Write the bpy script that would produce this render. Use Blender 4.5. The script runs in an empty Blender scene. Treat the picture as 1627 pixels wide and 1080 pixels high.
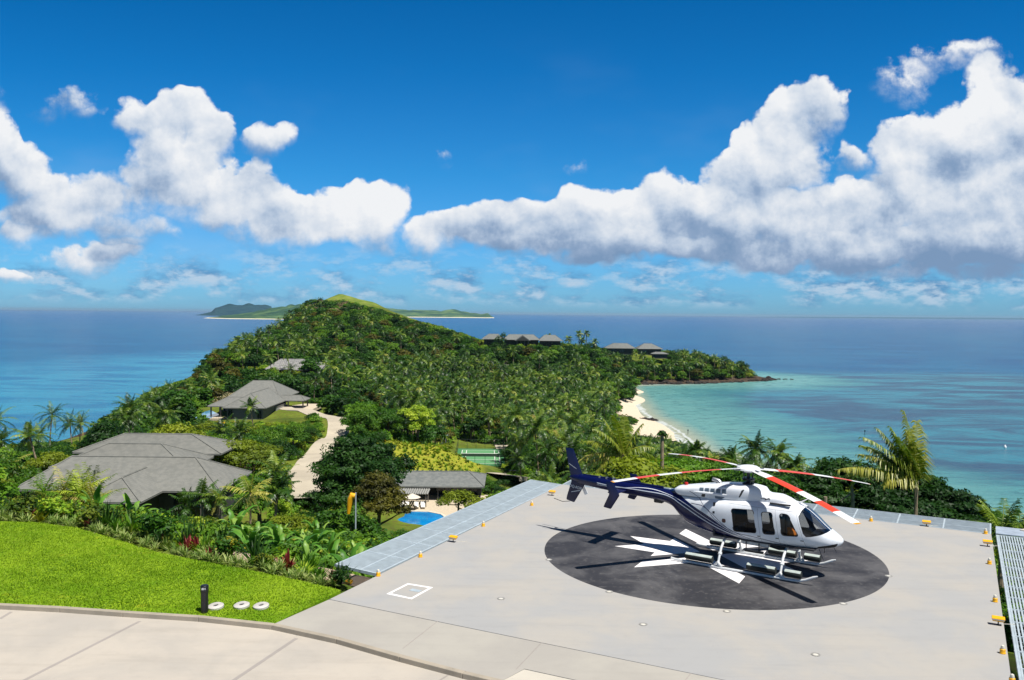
import bpy, bmesh, math, random
import numpy as np
from mathutils import Vector, Matrix
random.seed(7); RNG=np.random.default_rng(7)
R=math.radians
scene=bpy.context.scene; COL=scene.collection
# ---------------------------------------------------------------- camera model
F=1366.5; H=8.73; PITCH=math.atan(42/F); ROLL=R(.53); SEA=-42.0
def ray(px,py):
    a=px-813.5; b=py-540
    u=a*math.cos(ROLL)+b*math.sin(ROLL); v=-a*math.sin(ROLL)+b*math.cos(ROLL)
    c,s=math.cos(PITCH),math.sin(PITCH)
    return Vector((u, F*c-v*s, -F*s-v*c))
def G(px,py,z=0.0):          # the point of height z seen at a photo pixel
    d=ray(px,py); return Vector((0,0,H))+d*((z-H)/d.z)
def W(px,py,Z):              # the point at distance Z (metres ahead)
    d=ray(px,py); return Vector((0,0,H))+d*(Z/d.y)
def proj(x,y,z):
    c,s=math.cos(PITCH),math.sin(PITCH); zz=z-H
    yf=y*c-zz*s; zf=zz*c+y*s
    if yf<.1: return (-9999,-9999)
    u=F*x/yf; v=-F*zf/yf; cr,sr=math.cos(ROLL),math.sin(ROLL)
    return (813.5+u*cr-v*sr, 540+u*sr+v*cr)
cam=bpy.data.cameras.new('camera'); cam.lens=F/1627*36; cam.sensor_width=36; cam.clip_start=.1; cam.clip_end=90000
co=bpy.data.objects.new('camera',cam); COL.objects.link(co)
c_,s_=math.cos(PITCH),math.sin(PITCH); fwd=Vector((0,c_,-s_)); up=Vector((0,s_,c_)); rt=Vector((1,0,0))
cr,sr=math.cos(ROLL),math.sin(ROLL)
r2=rt*cr+up*sr; u2=up*cr-rt*sr
co.matrix_world=Matrix(((r2.x,u2.x,-fwd.x,0),(r2.y,u2.y,-fwd.y,0),(r2.z,u2.z,-fwd.z,H),(0,0,0,1)))
scene.camera=co
# ---------------------------------------------------------------- objects
def tag(o,label=None,cat=None,group=None,kind=None):
    if label: o['label']=label
    if cat: o['category']=cat
    if group: o['group']=group
    if kind: o['kind']=kind
    return o
def empty(name,loc=(0,0,0),rz=0,label=None,cat=None,group=None):
    o=bpy.data.objects.new(name,None); o.empty_display_size=.3; o.location=loc; o.rotation_euler=(0,0,rz)
    COL.objects.link(o); return tag(o,label,cat,group)
def link(name,me,parent=None,loc=None,rz=None):
    o=bpy.data.objects.new(name,me); COL.objects.link(o)
    if parent is not None: o.parent=parent
    if loc is not None: o.location=loc
    if rz is not None: o.rotation_euler=(0,0,rz)
    return o
def copy_tree(o,parent=None):
    c=o.copy(); COL.objects.link(c)
    if parent is not None: c.parent=parent
    for ch in list(o.children): copy_tree(ch,c)
    return c
def mesh_np(name,V,Fq,mats,midx=None,smooth=False,attr=None):
    """V (n,3), Fq (m,k) constant-k faces"""
    V=np.asarray(V,np.float32); Fq=np.asarray(Fq,np.int32); m,k=Fq.shape
    me=bpy.data.meshes.new(name); me.vertices.add(len(V)); me.vertices.foreach_set('co',V.ravel())
    me.loops.add(m*k); me.loops.foreach_set('vertex_index',Fq.ravel())
    me.polygons.add(m); me.polygons.foreach_set('loop_start',np.arange(0,m*k,k,dtype=np.int32))
    me.polygons.foreach_set('loop_total',np.full(m,k,np.int32))
    for t in (mats if isinstance(mats,(list,tuple)) else [mats]): me.materials.append(t)
    if midx is not None: me.polygons.foreach_set('material_index',np.asarray(midx,np.int32))
    if smooth: me.polygons.foreach_set('use_smooth',np.ones(m,bool))
    me.update(calc_edges=True)
    if attr is not None:
        for n,(dom,val) in attr.items():
            a=me.attributes.new(n,'FLOAT',dom); a.data.foreach_set('value',np.asarray(val,np.float32))
    return me
class MB:
    """collects primitive shapes into ONE mesh"""
    def __init__(s): s.v=[]; s.f=[]; s.m=[]; s.sm=[]
    def add(s,vs,fs,mi=0,sm=False):
        n=len(s.v); s.v+= [tuple(v) for v in vs]; s.f+=[tuple(i+n for i in f) for f in fs]; s.m+=[mi]*len(fs); s.sm+=[sm]*len(fs); return s
    def box(s,a,b,mi=0,M=None):
        x0,y0,z0=a; x1,y1,z1=b
        vs=[Vector(p) for p in ((x0,y0,z0),(x1,y0,z0),(x1,y1,z0),(x0,y1,z0),(x0,y0,z1),(x1,y0,z1),(x1,y1,z1),(x0,y1,z1))]
        if M is not None: vs=[M@v for v in vs]
        return s.add(vs,[(0,3,2,1),(4,5,6,7),(0,1,5,4),(1,2,6,5),(2,3,7,6),(3,0,4,7)],mi)
    def tube(s,pts,rad,n=8,mi=0,cap=True,flat=1.0):
        pts=[Vector(p) for p in pts]; k=len(pts)
        rad=rad if isinstance(rad,(list,tuple)) else [rad]*k
        vs=[];pu=None
        for i,p in enumerate(pts):
            t=(pts[min(i+1,k-1)]-pts[max(i-1,0)]).normalized()
            a=Vector((0,0,1)) if abs(t.z)<.9 else Vector((1,0,0))
            if pu is not None: a=pu
            x=t.cross(a).normalized(); y=x.cross(t).normalized(); pu=y
            for j in range(n):
                w=2*math.pi*j/n; vs.append(p+(x*math.cos(w)+y*math.sin(w)*flat)*rad[i])
        fs=[(i*n+j,i*n+(j+1)%n,(i+1)*n+(j+1)%n,(i+1)*n+j) for i in range(k-1) for j in range(n)]
        if cap: fs+= [tuple(range(n-1,-1,-1)),tuple((k-1)*n+j for j in range(n))]
        return s.add(vs,fs,mi,True)
    def lathe(s,prof,n=16,mi=0,c=(0,0,0)):
        vs=[(c[0]+r*math.cos(2*math.pi*j/n),c[1]+r*math.sin(2*math.pi*j/n),c[2]+z) for r,z in prof for j in range(n)]
        k=len(prof)
        fs=[(i*n+j,i*n+(j+1)%n,(i+1)*n+(j+1)%n,(i+1)*n+j) for i in range(k-1) for j in range(n)]
        fs+=[tuple(range(n-1,-1,-1)),tuple((k-1)*n+j for j in range(n))]
        return s.add(vs,fs,mi,True)
    def prism(s,poly,z0,z1,mi=0,M=None):
        n=len(poly)
        vs=[Vector((p[0],p[1],z0)) for p in poly]+[Vector((p[0],p[1],z1)) for p in poly]
        if M is not None: vs=[M@v for v in vs]
        return s.add(vs,[tuple(range(n-1,-1,-1)),tuple(range(n,2*n))]+[(i,(i+1)%n,n+(i+1)%n,n+i) for i in range(n)],mi)
    def mesh(s,name,mats,bevel=0):
        me=bpy.data.meshes.new(name); me.from_pydata(s.v,[],s.f)
        for t in (mats if isinstance(mats,(list,tuple)) else [mats]): me.materials.append(t)
        me.polygons.foreach_set('material_index',s.m); me.polygons.foreach_set('use_smooth',s.sm)
        bm=bmesh.new(); bm.from_mesh(me)
        bmesh.ops.recalc_face_normals(bm,faces=bm.faces)
        if bevel: bmesh.ops.bevel(bm,geom=[e for e in bm.edges if len(e.link_faces)==2 and e.calc_face_angle(0)>.6],offset=bevel,segments=1,affect='EDGES')
        bm.to_mesh(me); bm.free(); me.update()
        if any(s.sm): me.set_sharp_from_angle(angle=R(40))
        return me
    def build(s,name,mats,parent=None,loc=None,rz=None,bevel=0):
        return link(name,s.mesh(name,mats,bevel),parent,loc,rz)
# ---------------------------------------------------------------- materials
def srgb(r,g,b):
    f=lambda c:(c/255/12.92 if c/255<=.04045 else ((c/255+.055)/1.055)**2.4)
    return (f(r),f(g),f(b),1)
class NT:
    def __init__(s,name):
        s.mat=bpy.data.materials.new(name); s.mat.use_nodes=True; s.t=s.mat.node_tree; s.t.nodes.clear()
        s.out=s.n('ShaderNodeOutputMaterial')
    def n(s,ty,**kw):
        x=s.t.nodes.new(ty)
        for k,v in kw.items():
            if k.startswith('i_'): x.inputs[k[2:].replace('_',' ')].default_value=v
            else: setattr(x,k,v)
        return x
    def l(s,a,b): s.t.links.new(a,b)
    def val(s,x,sock):
        if hasattr(x,'is_linked'): s.l(x,sock)
        else: sock.default_value=x
    def math(s,op,a,b=0.0,clamp=False,c=None):
        m=s.n('ShaderNodeMath',operation=op,use_clamp=clamp); s.val(a,m.inputs[0]); s.val(b,m.inputs[1])
        if c is not None: s.val(c,m.inputs[2])
        return m.outputs[0]
    def mix(s,f,a,b,blend='MIX'):
        m=s.n('ShaderNodeMix',data_type='RGBA',blend_type=blend,clamp_factor=True)
        s.val(f,m.inputs[0]); s.val(a,m.inputs[6]); s.val(b,m.inputs[7]); return m.outputs[2]
    def smooth(s,x,a,b,lo=0.,hi=1.):
        m=s.n('ShaderNodeMapRange',interpolation_type='SMOOTHSTEP'); s.val(x,m.inputs[0])
        for i,v in enumerate((a,b,lo,hi)): m.inputs[i+1].default_value=v
        return m.outputs[0]
    def noise(s,co,scale,detail=4,rough=.55,dist=0.,col=False):
        m=s.n('ShaderNodeTexNoise'); 
        if co is not None: s.l(co,m.inputs['Vector'])
        m.inputs['Scale'].default_value=scale; m.inputs['Detail'].default_value=detail; m.inputs['Roughness'].default_value=rough; m.inputs['Distortion'].default_value=dist
        return m.outputs['Color' if col else 'Fac']
    def mapping(s,co,scale=(1,1,1),loc=(0,0,0),rot=(0,0,0)):
        m=s.n('ShaderNodeMapping'); s.l(co,m.inputs[0]); m.inputs['Scale'].default_value=scale; m.inputs['Location'].default_value=loc; m.inputs['Rotation'].default_value=rot
        return m.outputs[0]
    def bump(s,h,st=.3,dist=.05):
        b=s.n('ShaderNodeBump'); s.l(h,b.inputs['Height']); b.inputs['Strength'].default_value=st; b.inputs['Distance'].default_value=dist; return b.outputs[0]
    def pbsdf(s,col,rough=.6,metal=0.,spec=.5,normal=None,**kw):
        p=s.n('ShaderNodeBsdfPrincipled'); s.val(col,p.inputs['Base Color']); s.val(rough,p.inputs['Roughness']); p.inputs['Metallic'].default_value=metal
        p.inputs['Specular IOR Level'].default_value=spec
        if normal is not None: s.l(normal,p.inputs['Normal'])
        for k,v in kw.items(): p.inputs[k.replace('_',' ')].default_value=v
        return p
    def surf(s,x): s.l(x.outputs[0] if hasattr(x,'outputs') else x,s.out.inputs[0]); return s.mat
def pmat(name,col,rough=.6,var=.12,scale=3.,metal=0.,spec=.5,bump=0.,bscale=40.,world=False,**kw):
    t=NT(name)
    if world: co=t.n('ShaderNodeNewGeometry').outputs['Position']
    else: co=t.n('ShaderNodeTexCoord').outputs['Object']
    n=t.noise(co,scale,5)
    dark=tuple(c*(1-var) for c in col[:3])+(1,); lite=tuple(min(1,c*(1+var)) for c in col[:3])+(1,)
    c=t.mix(t.smooth(n,.3,.7),dark,lite)
    nm=t.bump(t.noise(co,bscale,3),bump,.02) if bump else None
    return t.surf(t.pbsdf(c,rough,metal,spec,nm,**kw))
# ---------------------------------------------------------------- sun and sky with clouds
SAZ,SEL=R(-46.4),R(64.1)
SD=Vector((math.cos(SEL)*math.cos(SAZ),math.cos(SEL)*math.sin(SAZ),math.sin(SEL)))
sun=bpy.data.lights.new('sun','SUN'); sun.energy=4.9; sun.angle=R(.53); sun.color=(1,.96,.9)
so=bpy.data.objects.new('sun',sun); COL.objects.link(so); so.rotation_euler=SD.to_track_quat('Z','Y').to_euler()
world=bpy.data.worlds.new('World'); scene.world=world; world.use_nodes=True
w=NT.__new__(NT); w.t=world.node_tree; w.t.nodes.clear(); w.out=w.n('ShaderNodeOutputWorld')
sky=w.n('ShaderNodeTexSky',sky_type='NISHITA'); sky.sun_disc=False; sky.sun_elevation=SEL; sky.sun_rotation=math.atan2(SD.x,SD.y)
sky.altitude=50; sky.air_density=1.0; sky.dust_density=.3; sky.ozone_density=3.0
tc=w.n('ShaderNodeTexCoord').outputs['Generated']
sep=w.n('ShaderNodeSeparateXYZ'); w.l(tc,sep.inputs[0])
ya=w.math('MAXIMUM',w.math('ABSOLUTE',sep.outputs[1]),.02)
U=w.math('DIVIDE',sep.outputs[0],ya); V_=w.math('DIVIDE',sep.outputs[2],ya)
cmb=w.n('ShaderNodeCombineXYZ'); w.l(U,cmb.inputs[0]); w.l(V_,cmb.inputs[1]); UV=cmb.outputs[0]
# turbulence that frays and billows the cloud outlines
n1=w.n('ShaderNodeVectorMath',operation='SUBTRACT'); w.l(w.noise(UV,9,4,.62,col=True),n1.inputs[0]); n1.inputs[1].default_value=(.5,.5,.5)
n2=w.n('ShaderNodeVectorMath',operation='MULTIPLY_ADD'); w.l(n1.outputs[0],n2.inputs[0]); n2.inputs[1].default_value=(.10,.075,0); w.l(UV,n2.inputs[2])
Pw=n2.outputs[0]
def uvpx(px,py):
    d=ray(px,py); return d.x/d.y,d.z/d.y
BL=[ # px,py,rx,ry,weight,greyness  : the big bank on the right
(700,372,50,34,1.,.1),(770,362,72,34,1.,.1),(850,355,82,40,1.,.1),(935,345,62,58,1.1,.0),(985,360,80,50,1.,.15),(1060,325,66,62,1.1,.0),(1120,350,80,62,1.1,.3),
(1175,300,58,58,1.,.25),(1215,255,52,62,1.1,.05),(1240,198,44,50,1.1,0.),(1302,185,52,56,1.15,0.),(1268,285,58,76,1.,.3),(1230,365,90,56,1.1,.25),(1340,360,90,64,1.1,.3),
(1352,262,26,36,.7,.1),(1440,262,66,80,1.1,.05),(1450,345,95,72,1.1,.2),(1550,330,95,84,1.2,.2),(1505,215,76,66,1.1,0.),(1592,185,72,84,1.2,.1),(1645,260,90,150,1.2,.3),
(1640,385,110,60,1.2,.75),(1540,400,120,46,1.1,.65),(1430,405,130,34,1.,.5),(1300,405,140,28,1.,.35),(1150,400,140,28,1.,.3),(1000,395,130,26,.9,.2),(860,388,140,24,.8,.1),(900,368,90,14,.5,.9),(1140,345,50,30,.5,.9),
(1485,88,66,38,.50,.1),(1420,130,62,40,.42,.2),(1565,92,52,30,.5,.1),(1530,438,240,13,.55,.0),
# the bank on the left
(296,172,60,46,1.15,0.),(350,195,34,34,.8,0.),(232,205,52,50,1.,.1),(340,225,46,44,.95,.1),(265,265,82,56,1.1,.3),(330,300,78,58,1.1,.15),(400,335,80,48,1.1,.05),(470,358,74,38,1.,.05),(540,345,52,46,1.,.1),
(602,350,50,54,1.15,.15),(575,325,32,36,.8,0.),(432,232,42,42,.72,.25),(470,212,26,28,.55,.2),(420,290,30,28,.7,.2),(190,325,100,60,.72,.95),(120,330,80,56,.8,.5),(45,285,64,72,1.0,.15),(-10,230,60,70,.9,.1),
(60,350,100,30,.7,.4),(110,160,78,32,.52,.25),(155,190,50,26,.35,.5),(150,408,92,26,.7,.15),(30,375,60,20,.6,.4),(235,370,80,32,.6,.9),(200,392,60,22,.5,1.),(20,440,44,14,.6,.0),(695,250,20,24,.30,.3),(915,262,38,22,.24,.4),(0,150,28,26,.30,.5),
]
acc=None; vac=None
for px,py,rx,ry,wt,gy in BL:
    cu,cv=uvpx(px,py); sx,sy=F/rx/1.10,F/ry/1.08
    a=w.n('ShaderNodeVectorMath',operation='MULTIPLY_ADD'); w.l(Pw,a.inputs[0]); a.inputs[1].default_value=(sx,sy,0); a.inputs[2].default_value=(-cu*sx,-cv*sy,gy*.3)
    d=w.n('ShaderNodeVectorMath',operation='DOT_PRODUCT'); w.l(a.outputs[0],d.inputs[0]); w.l(a.outputs[0],d.inputs[1])
    q=w.math('SUBTRACT',1.0,d.outputs['Value']); q=w.math('MAXIMUM',q,0.0); q=w.math('MULTIPLY',q,wt)
    s=w.n('ShaderNodeVectorMath',operation='SCALE'); w.l(a.outputs[0],s.inputs[0]); w.l(q,s.inputs['Scale'])
    if acc is None: acc=q; vac=s.outputs[0]
    else:
        acc=w.math('ADD',acc,q)
        v=w.n('ShaderNodeVectorMath',operation='ADD'); w.l(vac,v.inputs[0]); w.l(s.outputs[0],v.inputs[1]); vac=v.outputs[0]
sv=w.n('ShaderNodeSeparateXYZ'); w.l(vac,sv.inputs[0])
nrmY=w.math('DIVIDE',sv.outputs[1],w.math('MAXIMUM',acc,.05))       # +1 top of a billow, -1 its base
nrmX=w.math('DIVIDE',sv.outputs[0],w.math('MAXIMUM',acc,.05))
fine=w.noise(UV,22,9,.64); 
off=w.n('ShaderNodeVectorMath',operation='ADD'); w.l(UV,off.inputs[0]); off.inputs[1].default_value=(.006,.012,0)
fine2=w.noise(off.outputs[0],22,5,.64)
med=w.noise(UV,8,2,.5); off2=w.n('ShaderNodeVectorMath',operation='ADD'); w.l(UV,off2.inputs[0]); off2.inputs[1].default_value=(.010,.022,0); med2=w.noise(off2.outputs[0],8,2,.5)
msk=w.smooth(acc,.0,.22); dens=w.math('ADD',acc,w.math('MULTIPLY',w.math('MULTIPLY',w.math('SUBTRACT',fine,.5),1.5),msk))
grey=w.math('DIVIDE',w.math('DIVIDE',sv.outputs[2],w.math('MAXIMUM',acc,.05)),.3)
dens=w.math('ADD',dens,w.math('MULTIPLY',w.math('MULTIPLY',w.math('SUBTRACT',med,.5),.6),msk))
wid_=w.math('ADD',w.smooth(nrmY,.35,-.35,.30,.95),w.math('MULTIPLY',grey,.35))
alpha=w.smooth(w.math('DIVIDE',w.math('SUBTRACT',dens,.15),wid_),0.,1.)
# small far clouds strung along above the horizon
low=w.mapping(UV,(15,34,1),(3.1,.4,0)); ln=w.noise(low,1.0,8,.62)
band=w.math('MULTIPLY',w.smooth(V_,.004,.02),w.smooth(V_,.085,.045))
la=w.math('MULTIPLY',w.smooth(ln,.41,.66),w.math('MULTIPLY',band,.85))
low2=w.mapping(UV,(15,34,1),(3.05,.12,0)); ln2=w.noise(low2,1.0,5,.62)
lsh=w.smooth(w.math('SUBTRACT',ln,ln2),-.09,.09)
# veil of thin high cloud
veil=w.math('MULTIPLY',w.smooth(w.noise(w.mapping(UV,(2.2,5,1)),1.0,4,.62),.5,.8),.25)
veil=w.math('MULTIPLY',veil,w.smooth(V_,.35,.12))
emb=w.math('ADD',w.math('MULTIPLY',w.math('SUBTRACT',fine,fine2),1.0),w.math('MULTIPLY',w.math('SUBTRACT',med,med2),1.9))
lit=w.math('ADD',w.math('MULTIPLY',nrmY,.50),w.math('ADD',w.math('MULTIPLY',nrmX,.10),.70))
lit=w.math('ADD',lit,emb)
# thick flat undersides are grey
base=w.smooth(w.math('ADD',V_,w.math('MULTIPLY',w.math('SUBTRACT',med,.5),.05)),.03,.13,-.36,0.04)
base=w.math('MULTIPLY',base,w.smooth(U,-.1,.45,.45,.8))
lit=w.math('ADD',lit,base)
lit=w.math('ADD',lit,w.math('MULTIPLY',w.math('SUBTRACT',w.noise(UV,4.5,2,.5),.52),1.3))
lit=w.math('SUBTRACT',lit,w.math('MULTIPLY',grey,.38))
ramp=w.n('ShaderNodeValToRGB'); w.l(lit,ramp.inputs[0]); e=ramp.color_ramp.elements
e[0].position=0.; e[0].color=srgb(128,158,194); e[1].position=1.; e[1].color=srgb(250,252,255)
for p_,c_2 in ((.22,srgb(150,174,206)),(.45,srgb(190,207,229)),(.68,srgb(222,231,243))):
    x=e.new(p_); x.color=c_2
SKYS=.1
skyc=w.n('ShaderNodeHueSaturation'); skyc.inputs['Saturation'].default_value=1.4; skyc.inputs['Value'].default_value=1.0; w.l(sky.outputs[0],skyc.inputs['Color'])
tr=w.n('ShaderNodeValToRGB'); w.l(V_,tr.inputs[0]); te=tr.color_ramp.elements
te[0].position=0.; te[0].color=(.24,.56,1.04,1); te[1].position=.42; te[1].color=(.004,.38,.72,1); x=te.new(.9); x.color=(.10,.14,.18,1)
x=te.new(.06); x.color=(.22,.58,1.0,1); x=te.new(.16); x.color=(.10,.54,.90,1); x=te.new(.28); x.color=(.03,.46,.82,1)
skt=w.mix(1.0,sky.outputs[0],tr.outputs[0],'MULTIPLY')
CB=1/SKYS/1.45
cl=w.n('ShaderNodeVectorMath',operation='SCALE'); w.l(ramp.outputs[0],cl.inputs[0]); cl.inputs['Scale'].default_value=CB
c1=w.mix(w.math('ADD',veil,0),skt,tuple(CB*c for c in srgb(190,210,235)[:3])+(1,))
lcol=w.mix(lsh,tuple(CB*c for c in srgb(84,138,190)[:3])+(1,),tuple(CB*c for c in srgb(196,216,236)[:3])+(1,))
c2=w.mix(la,c1,lcol)
c3=w.mix(alpha,c2,cl.outputs[0])
bg=w.n('ShaderNodeBackground'); w.l(c3,bg.inputs[0]); bg.inputs[1].default_value=SKYS; w.l(bg.outputs[0],w.out.inputs[0])
world.cycles.sampling_method='MANUAL'; world.cycles.sample_map_resolution=1024
scene.view_settings.view_transform='Standard'; scene.view_settings.look='None'; scene.view_settings.gamma=1
scene.view_settings.exposure=.42
scene.render.engine='CYCLES'
# ---------------------------------------------------------------- terrain
def S(px,d): return (px-813.5)/F*d
TP=[(-30,25,-.45),(-20,30,-.45),(-10,25,-.45),(-21,34.6,-.45),(-17,34,-.45),(-12.7,31,-.5),(-8.2,28.6,-.5),(-5,27.5,-.6),(0,22,-.8),(8,20,-.8),(14,20,-1.2),
(0,8,-.5),(-20,8,-.5),(20,8,-2),(-40,8,-.5),(0,-30,-.5),(-60,-30,-.5),(60,-30,-3),(3,30,-1.6),(10,30,-2.6),(18,30,-3.4),(24,28,-4.5),(22,20,-4),
(-30,40,-1.5),(-22,39,-1.0),(-16,37,-1.3),(-10,34,-1.6),(-6.5,31,-1.5),(-4.5,33,-2.4),(-1,40,-4.2),(2,47,-5.8),(8,46,-6.0),(16,42,-6.2),(24,38,-6.2),(30,30,-6),
(-30,50,-5),(-20,48,-4.3),(-10,46,-4.2),(-30,65,-10),(-15,60,-8.5),(-5,62,-10.5),(5,62,-9.5),(15,60,-8.5),(26,56,-8.3),(34,48,-8.5),(40,40,-9),(40,20,-8),
(-50,50,-4),(-70,50,-6),(-60,80,-13.5),(-60,95,-15.4),(-33,95,-15.4),(-45,92,-15.4),(-33,113,-15.6),(-45,130,-16.3),(-62,130,-16.5),(-80,110,-17),
(-20,90,-17.5),(-8,90,-18),(5,90,-18.5),(20,85,-12),(35,75,-11),(46,64,-11.5),(60,50,-14),
(-22,125,-22),(-25,112,-19.5),(-12,125,-23.6),(-22,134,-24.1),(-8,134,-24.1),(-22,148,-24.3),(-3,148,-24.5),(-12,142,-24.2),(-12,156,-24.2),(-22,160,-23.0),(-4,158,-25),(5,120,-25),(18,120,-24),(40,110,-23),(60,100,-25),(80,80,-26),
(-18,166,-22.2),(-26,168,-21.8),(-17.6,195,-20.9),(-30,195,-20.4),(-10,175,-24.0),(-8,190,-27),(0,175,-31),(10,160,-31),
]
RD=[(496,800,128,-19.8),(492,780,140,-19.7),(484,757,150,-19.6),(497,738,162,-19.7),(515,714,179,-19.7),(530,698,193,-19.6),(538,684,206,-19.4),(534,670,219,-19.1),(512,661,228,-18.8),(485,656,236,-18.7),(455,655,240,-18.7)]
ROADP=[(S(px,Z),Z,z) for px,py,Z,z in RD]
TP+=ROADP
TP+=[(-75,232,-18.9),(-66,232,-18.9),(-90,250,-19.5),(-75,262,-18.9),(-60,255,-18.8),(-80,214,-22.5),(-66,208,-22.0),(-72,190,-23),(-60,170,-22.5),(-50,150,-20.5),(-62,150,-20),(-95,230,-25),(-85,170,-25),(-100,140,-21),
(-85,130,-20),(-95,180,-25.5),(-130,190,-29),(-150,240,-34),(-120,260,-30),(-150,320,-36),(-160,335,-39),(-165,370,-38),(-130,340,-31),(-100,300,-25),(-110,210,-27),(-130,140,-25),(-160,150,-32),
(-55,250,-20.5),(-45,230,-22),(-40,205,-22.5),(-45,280,-24),(-30,250,-29),(-10,250,-37.3),(-20,258,-37),(-20,285,-37.5),(0,280,-37.5),(-12,300,-37.5),(-10,230,-32.4),(10,230,-33),(30,200,-33),(50,200,-34),(20,260,-35.5),
(60,160,-34),(60,230,-36),(85,180,-36),(78,240,-39),(60,290,-38),(40,320,-38),(0,340,-37.5),(-30,320,-33),(-20,380,-36),(20,400,-37),(50,400,-38.5),(50,460,-38.5),
(-75,330,-19),(-90,350,-16),(-105,350,-16),(-90,362,-15.5),(-110,380,-15),(-60,360,-23),(-60,390,-27),(-35,420,-31),(-110,450,-13),(-140,400,-18),(-160,430,-28),(-100,540,-10),(-130,540,-9),(-160,560,-13),(-190,560,-22),(-185,500,-30),
(-60,530,-14),(-30,500,-22),(0,470,-31),(15,480,-28),(35,470,-33),(-10,520,-20),(-205,620,-30),
(-190,650,-20),(-210,650,-34),(-165,690,3),(-150,720,10),(-135,700,13),(-105,700,10),(-152,760,25),(-175,750,14),(-200,760,-5),(-220,740,-30),(-120,750,17),(-80,690,4),(-75,650,0),(-52,620,-6),(-30,590,-11),(-18,560,-13),
(-140,640,4),(-110,640,3),(-140,600,-4),(-100,600,-5),
(0,550,-12.5),(15,550,-12.5),(33,552,-12.5),(15,575,-13),(45,570,-17),(60,565,-23),(85,685,-21),(110,685,-21.5),(60,645,-24),(85,650,-31),(85,665,-25),(115,662,-30),(140,692,-27),(165,703,-32),(185,698,-36),(140,668,-35),(60,700,-24),(110,715,-24),(40,620,-20),(0,620,-20),(130,730,-30),(60,730,-27),(160,718,-34),(45,530,-28),(60,540,-31),(15,525,-19),(0,520,-21),
(-60,760,-15),(0,680,-24),(0,730,-28),(-150,860,-25),(-60,840,-38),(-200,860,-38)]
# shoreline (z = SEA) and sea bed
SH=[(-226,622),(-217,560),(-208,500),(-190,430),(-179,378),(-174,332),(-185,290),(-200,230),(-195,160),(-190,90),(-185,20),(-180,-40),
(-235,690),(-245,760),(-235,850),(-200,920),(-120,930),(-40,880),(0,830),(60,790),(130,770),(180,735),(205,708),(209,690),
(205,676),(183,661),(160,648),(133,634),(105,628),(80,616),(78,600),(74,546),(69,481),(66,430),(69,405),(70.5,369),(69,325),(80,290),(95,250),(108,200),(112,150),(110,110),(108,60),(100,0),(95,-40)]
TP+=[(x,y,SEA) for x,y in SH]
def inset(k):  # points pushed out to sea
    n=len(SH); out=[]
    cx,cy=-10,420
    for x,y in SH:
        # outwards from the island's spine
        sx=max(-150,min(120,x*.5)) if y<600 else x*.7; sy=y if y<600 else 660
        if y>615 and x>70: sx,sy=min(x,185),690
        if 400<y<616 and x>60: sx,sy=0,y
        d=Vector((x-sx,y-sy)); d=d.normalized() if d.length>1 else Vector((1,0)); out.append((x+d.x*k,y+d.y*k))
    return out
TP+=[(x,y,-45) for x,y in inset(22)]
TP+=[(x,y,-46) for x,y in ((-420,-60),(-420,300),(-420,600),(-420,1100),(0,1100),(420,1100),(420,600),(420,300),(420,-60),(300,700),(200,500),(250,200),(-330,450),(-320,800),(130,560),(140,470))]
TP=np.array(TP,float)
dd=np.hypot(TP[:,None,0]-TP[None,:,0],TP[:,None,1]-TP[None,:,1])
# multiquadric-free linear RBF with an affine part
n_=len(TP); A=np.zeros((n_+3,n_+3)); A[:n_,:n_]=-dd+np.eye(n_)*.15; A[:n_,n_]=1; A[:n_,n_+1:]=TP[:,:2]; A[n_:,:n_]=A[:n_,n_:].T
CO=np.linalg.solve(A,np.concatenate([TP[:,2],np.zeros(3)]))
def seg_dist(x,y,pts):
    best=np.full(x.shape,1e9)
    for (ax,ay),(bx,by) in zip(pts[:-1],pts[1:]):
        dx,dy=bx-ax,by-ay; tt=np.clip(((x-ax)*dx+(y-ay)*dy)/(dx*dx+dy*dy+1e-9),0,1)
        best=np.minimum(best,np.hypot(x-ax-tt*dx,y-ay-tt*dy))
    return best
def vnoise(x,y,s,seed=0):
    x=np.asarray(x)/s+seed*17.3; y=np.asarray(y)/s+seed*9.1
    xi=np.floor(x); yi=np.floor(y); fx=x-xi; fy=y-yi; fx=fx*fx*(3-2*fx); fy=fy*fy*(3-2*fy)
    h=lambda a,b:np.modf(np.abs(np.sin(a*127.1+b*311.7+seed*13.7)*43758.5453))[0]
    return (h(xi,yi)*(1-fx)+h(xi+1,yi)*fx)*(1-fy)+(h(xi,yi+1)*(1-fx)+h(xi+1,yi+1)*fx)*fy
def terr(x,y):
    x=np.atleast_1d(np.asarray(x,float)).ravel(); y=np.atleast_1d(np.asarray(y,float)).ravel(); out=np.empty(len(x))
    for i in range(0,len(x),20000):
        xs,ys=x[i:i+20000],y[i:i+20000]
        d=np.hypot(xs[:,None]-TP[None,:,0],ys[:,None]-TP[None,:,1])
        out[i:i+20000]=-d@CO[:n_]+CO[n_]+CO[n_+1]*xs+CO[n_+2]*ys
    far=np.clip((y-60)/60,0,1)*np.clip((out-SEA-1.5)/4,0,1)
    out+=far*(vnoise(x,y,11,3)-.5)*1.1
    out=np.minimum(out,np.where((y<28)&(x<-3),-.4,99))
    k=(x>-30)&(x<-4)&(y>24)&(y<42)
    if k.any():
        d=seg_dist(x[k],y[k],LAWN_EDGE); o_=out[k]; up_=y[k]>np.interp(x[k],LAWN_EDGE[:,0],LAWN_EDGE[:,1])
        out[k]=np.where(up_,np.maximum(o_,-.03-.12*d-.09*d*d),np.minimum(o_,-.3))
    return out
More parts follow.
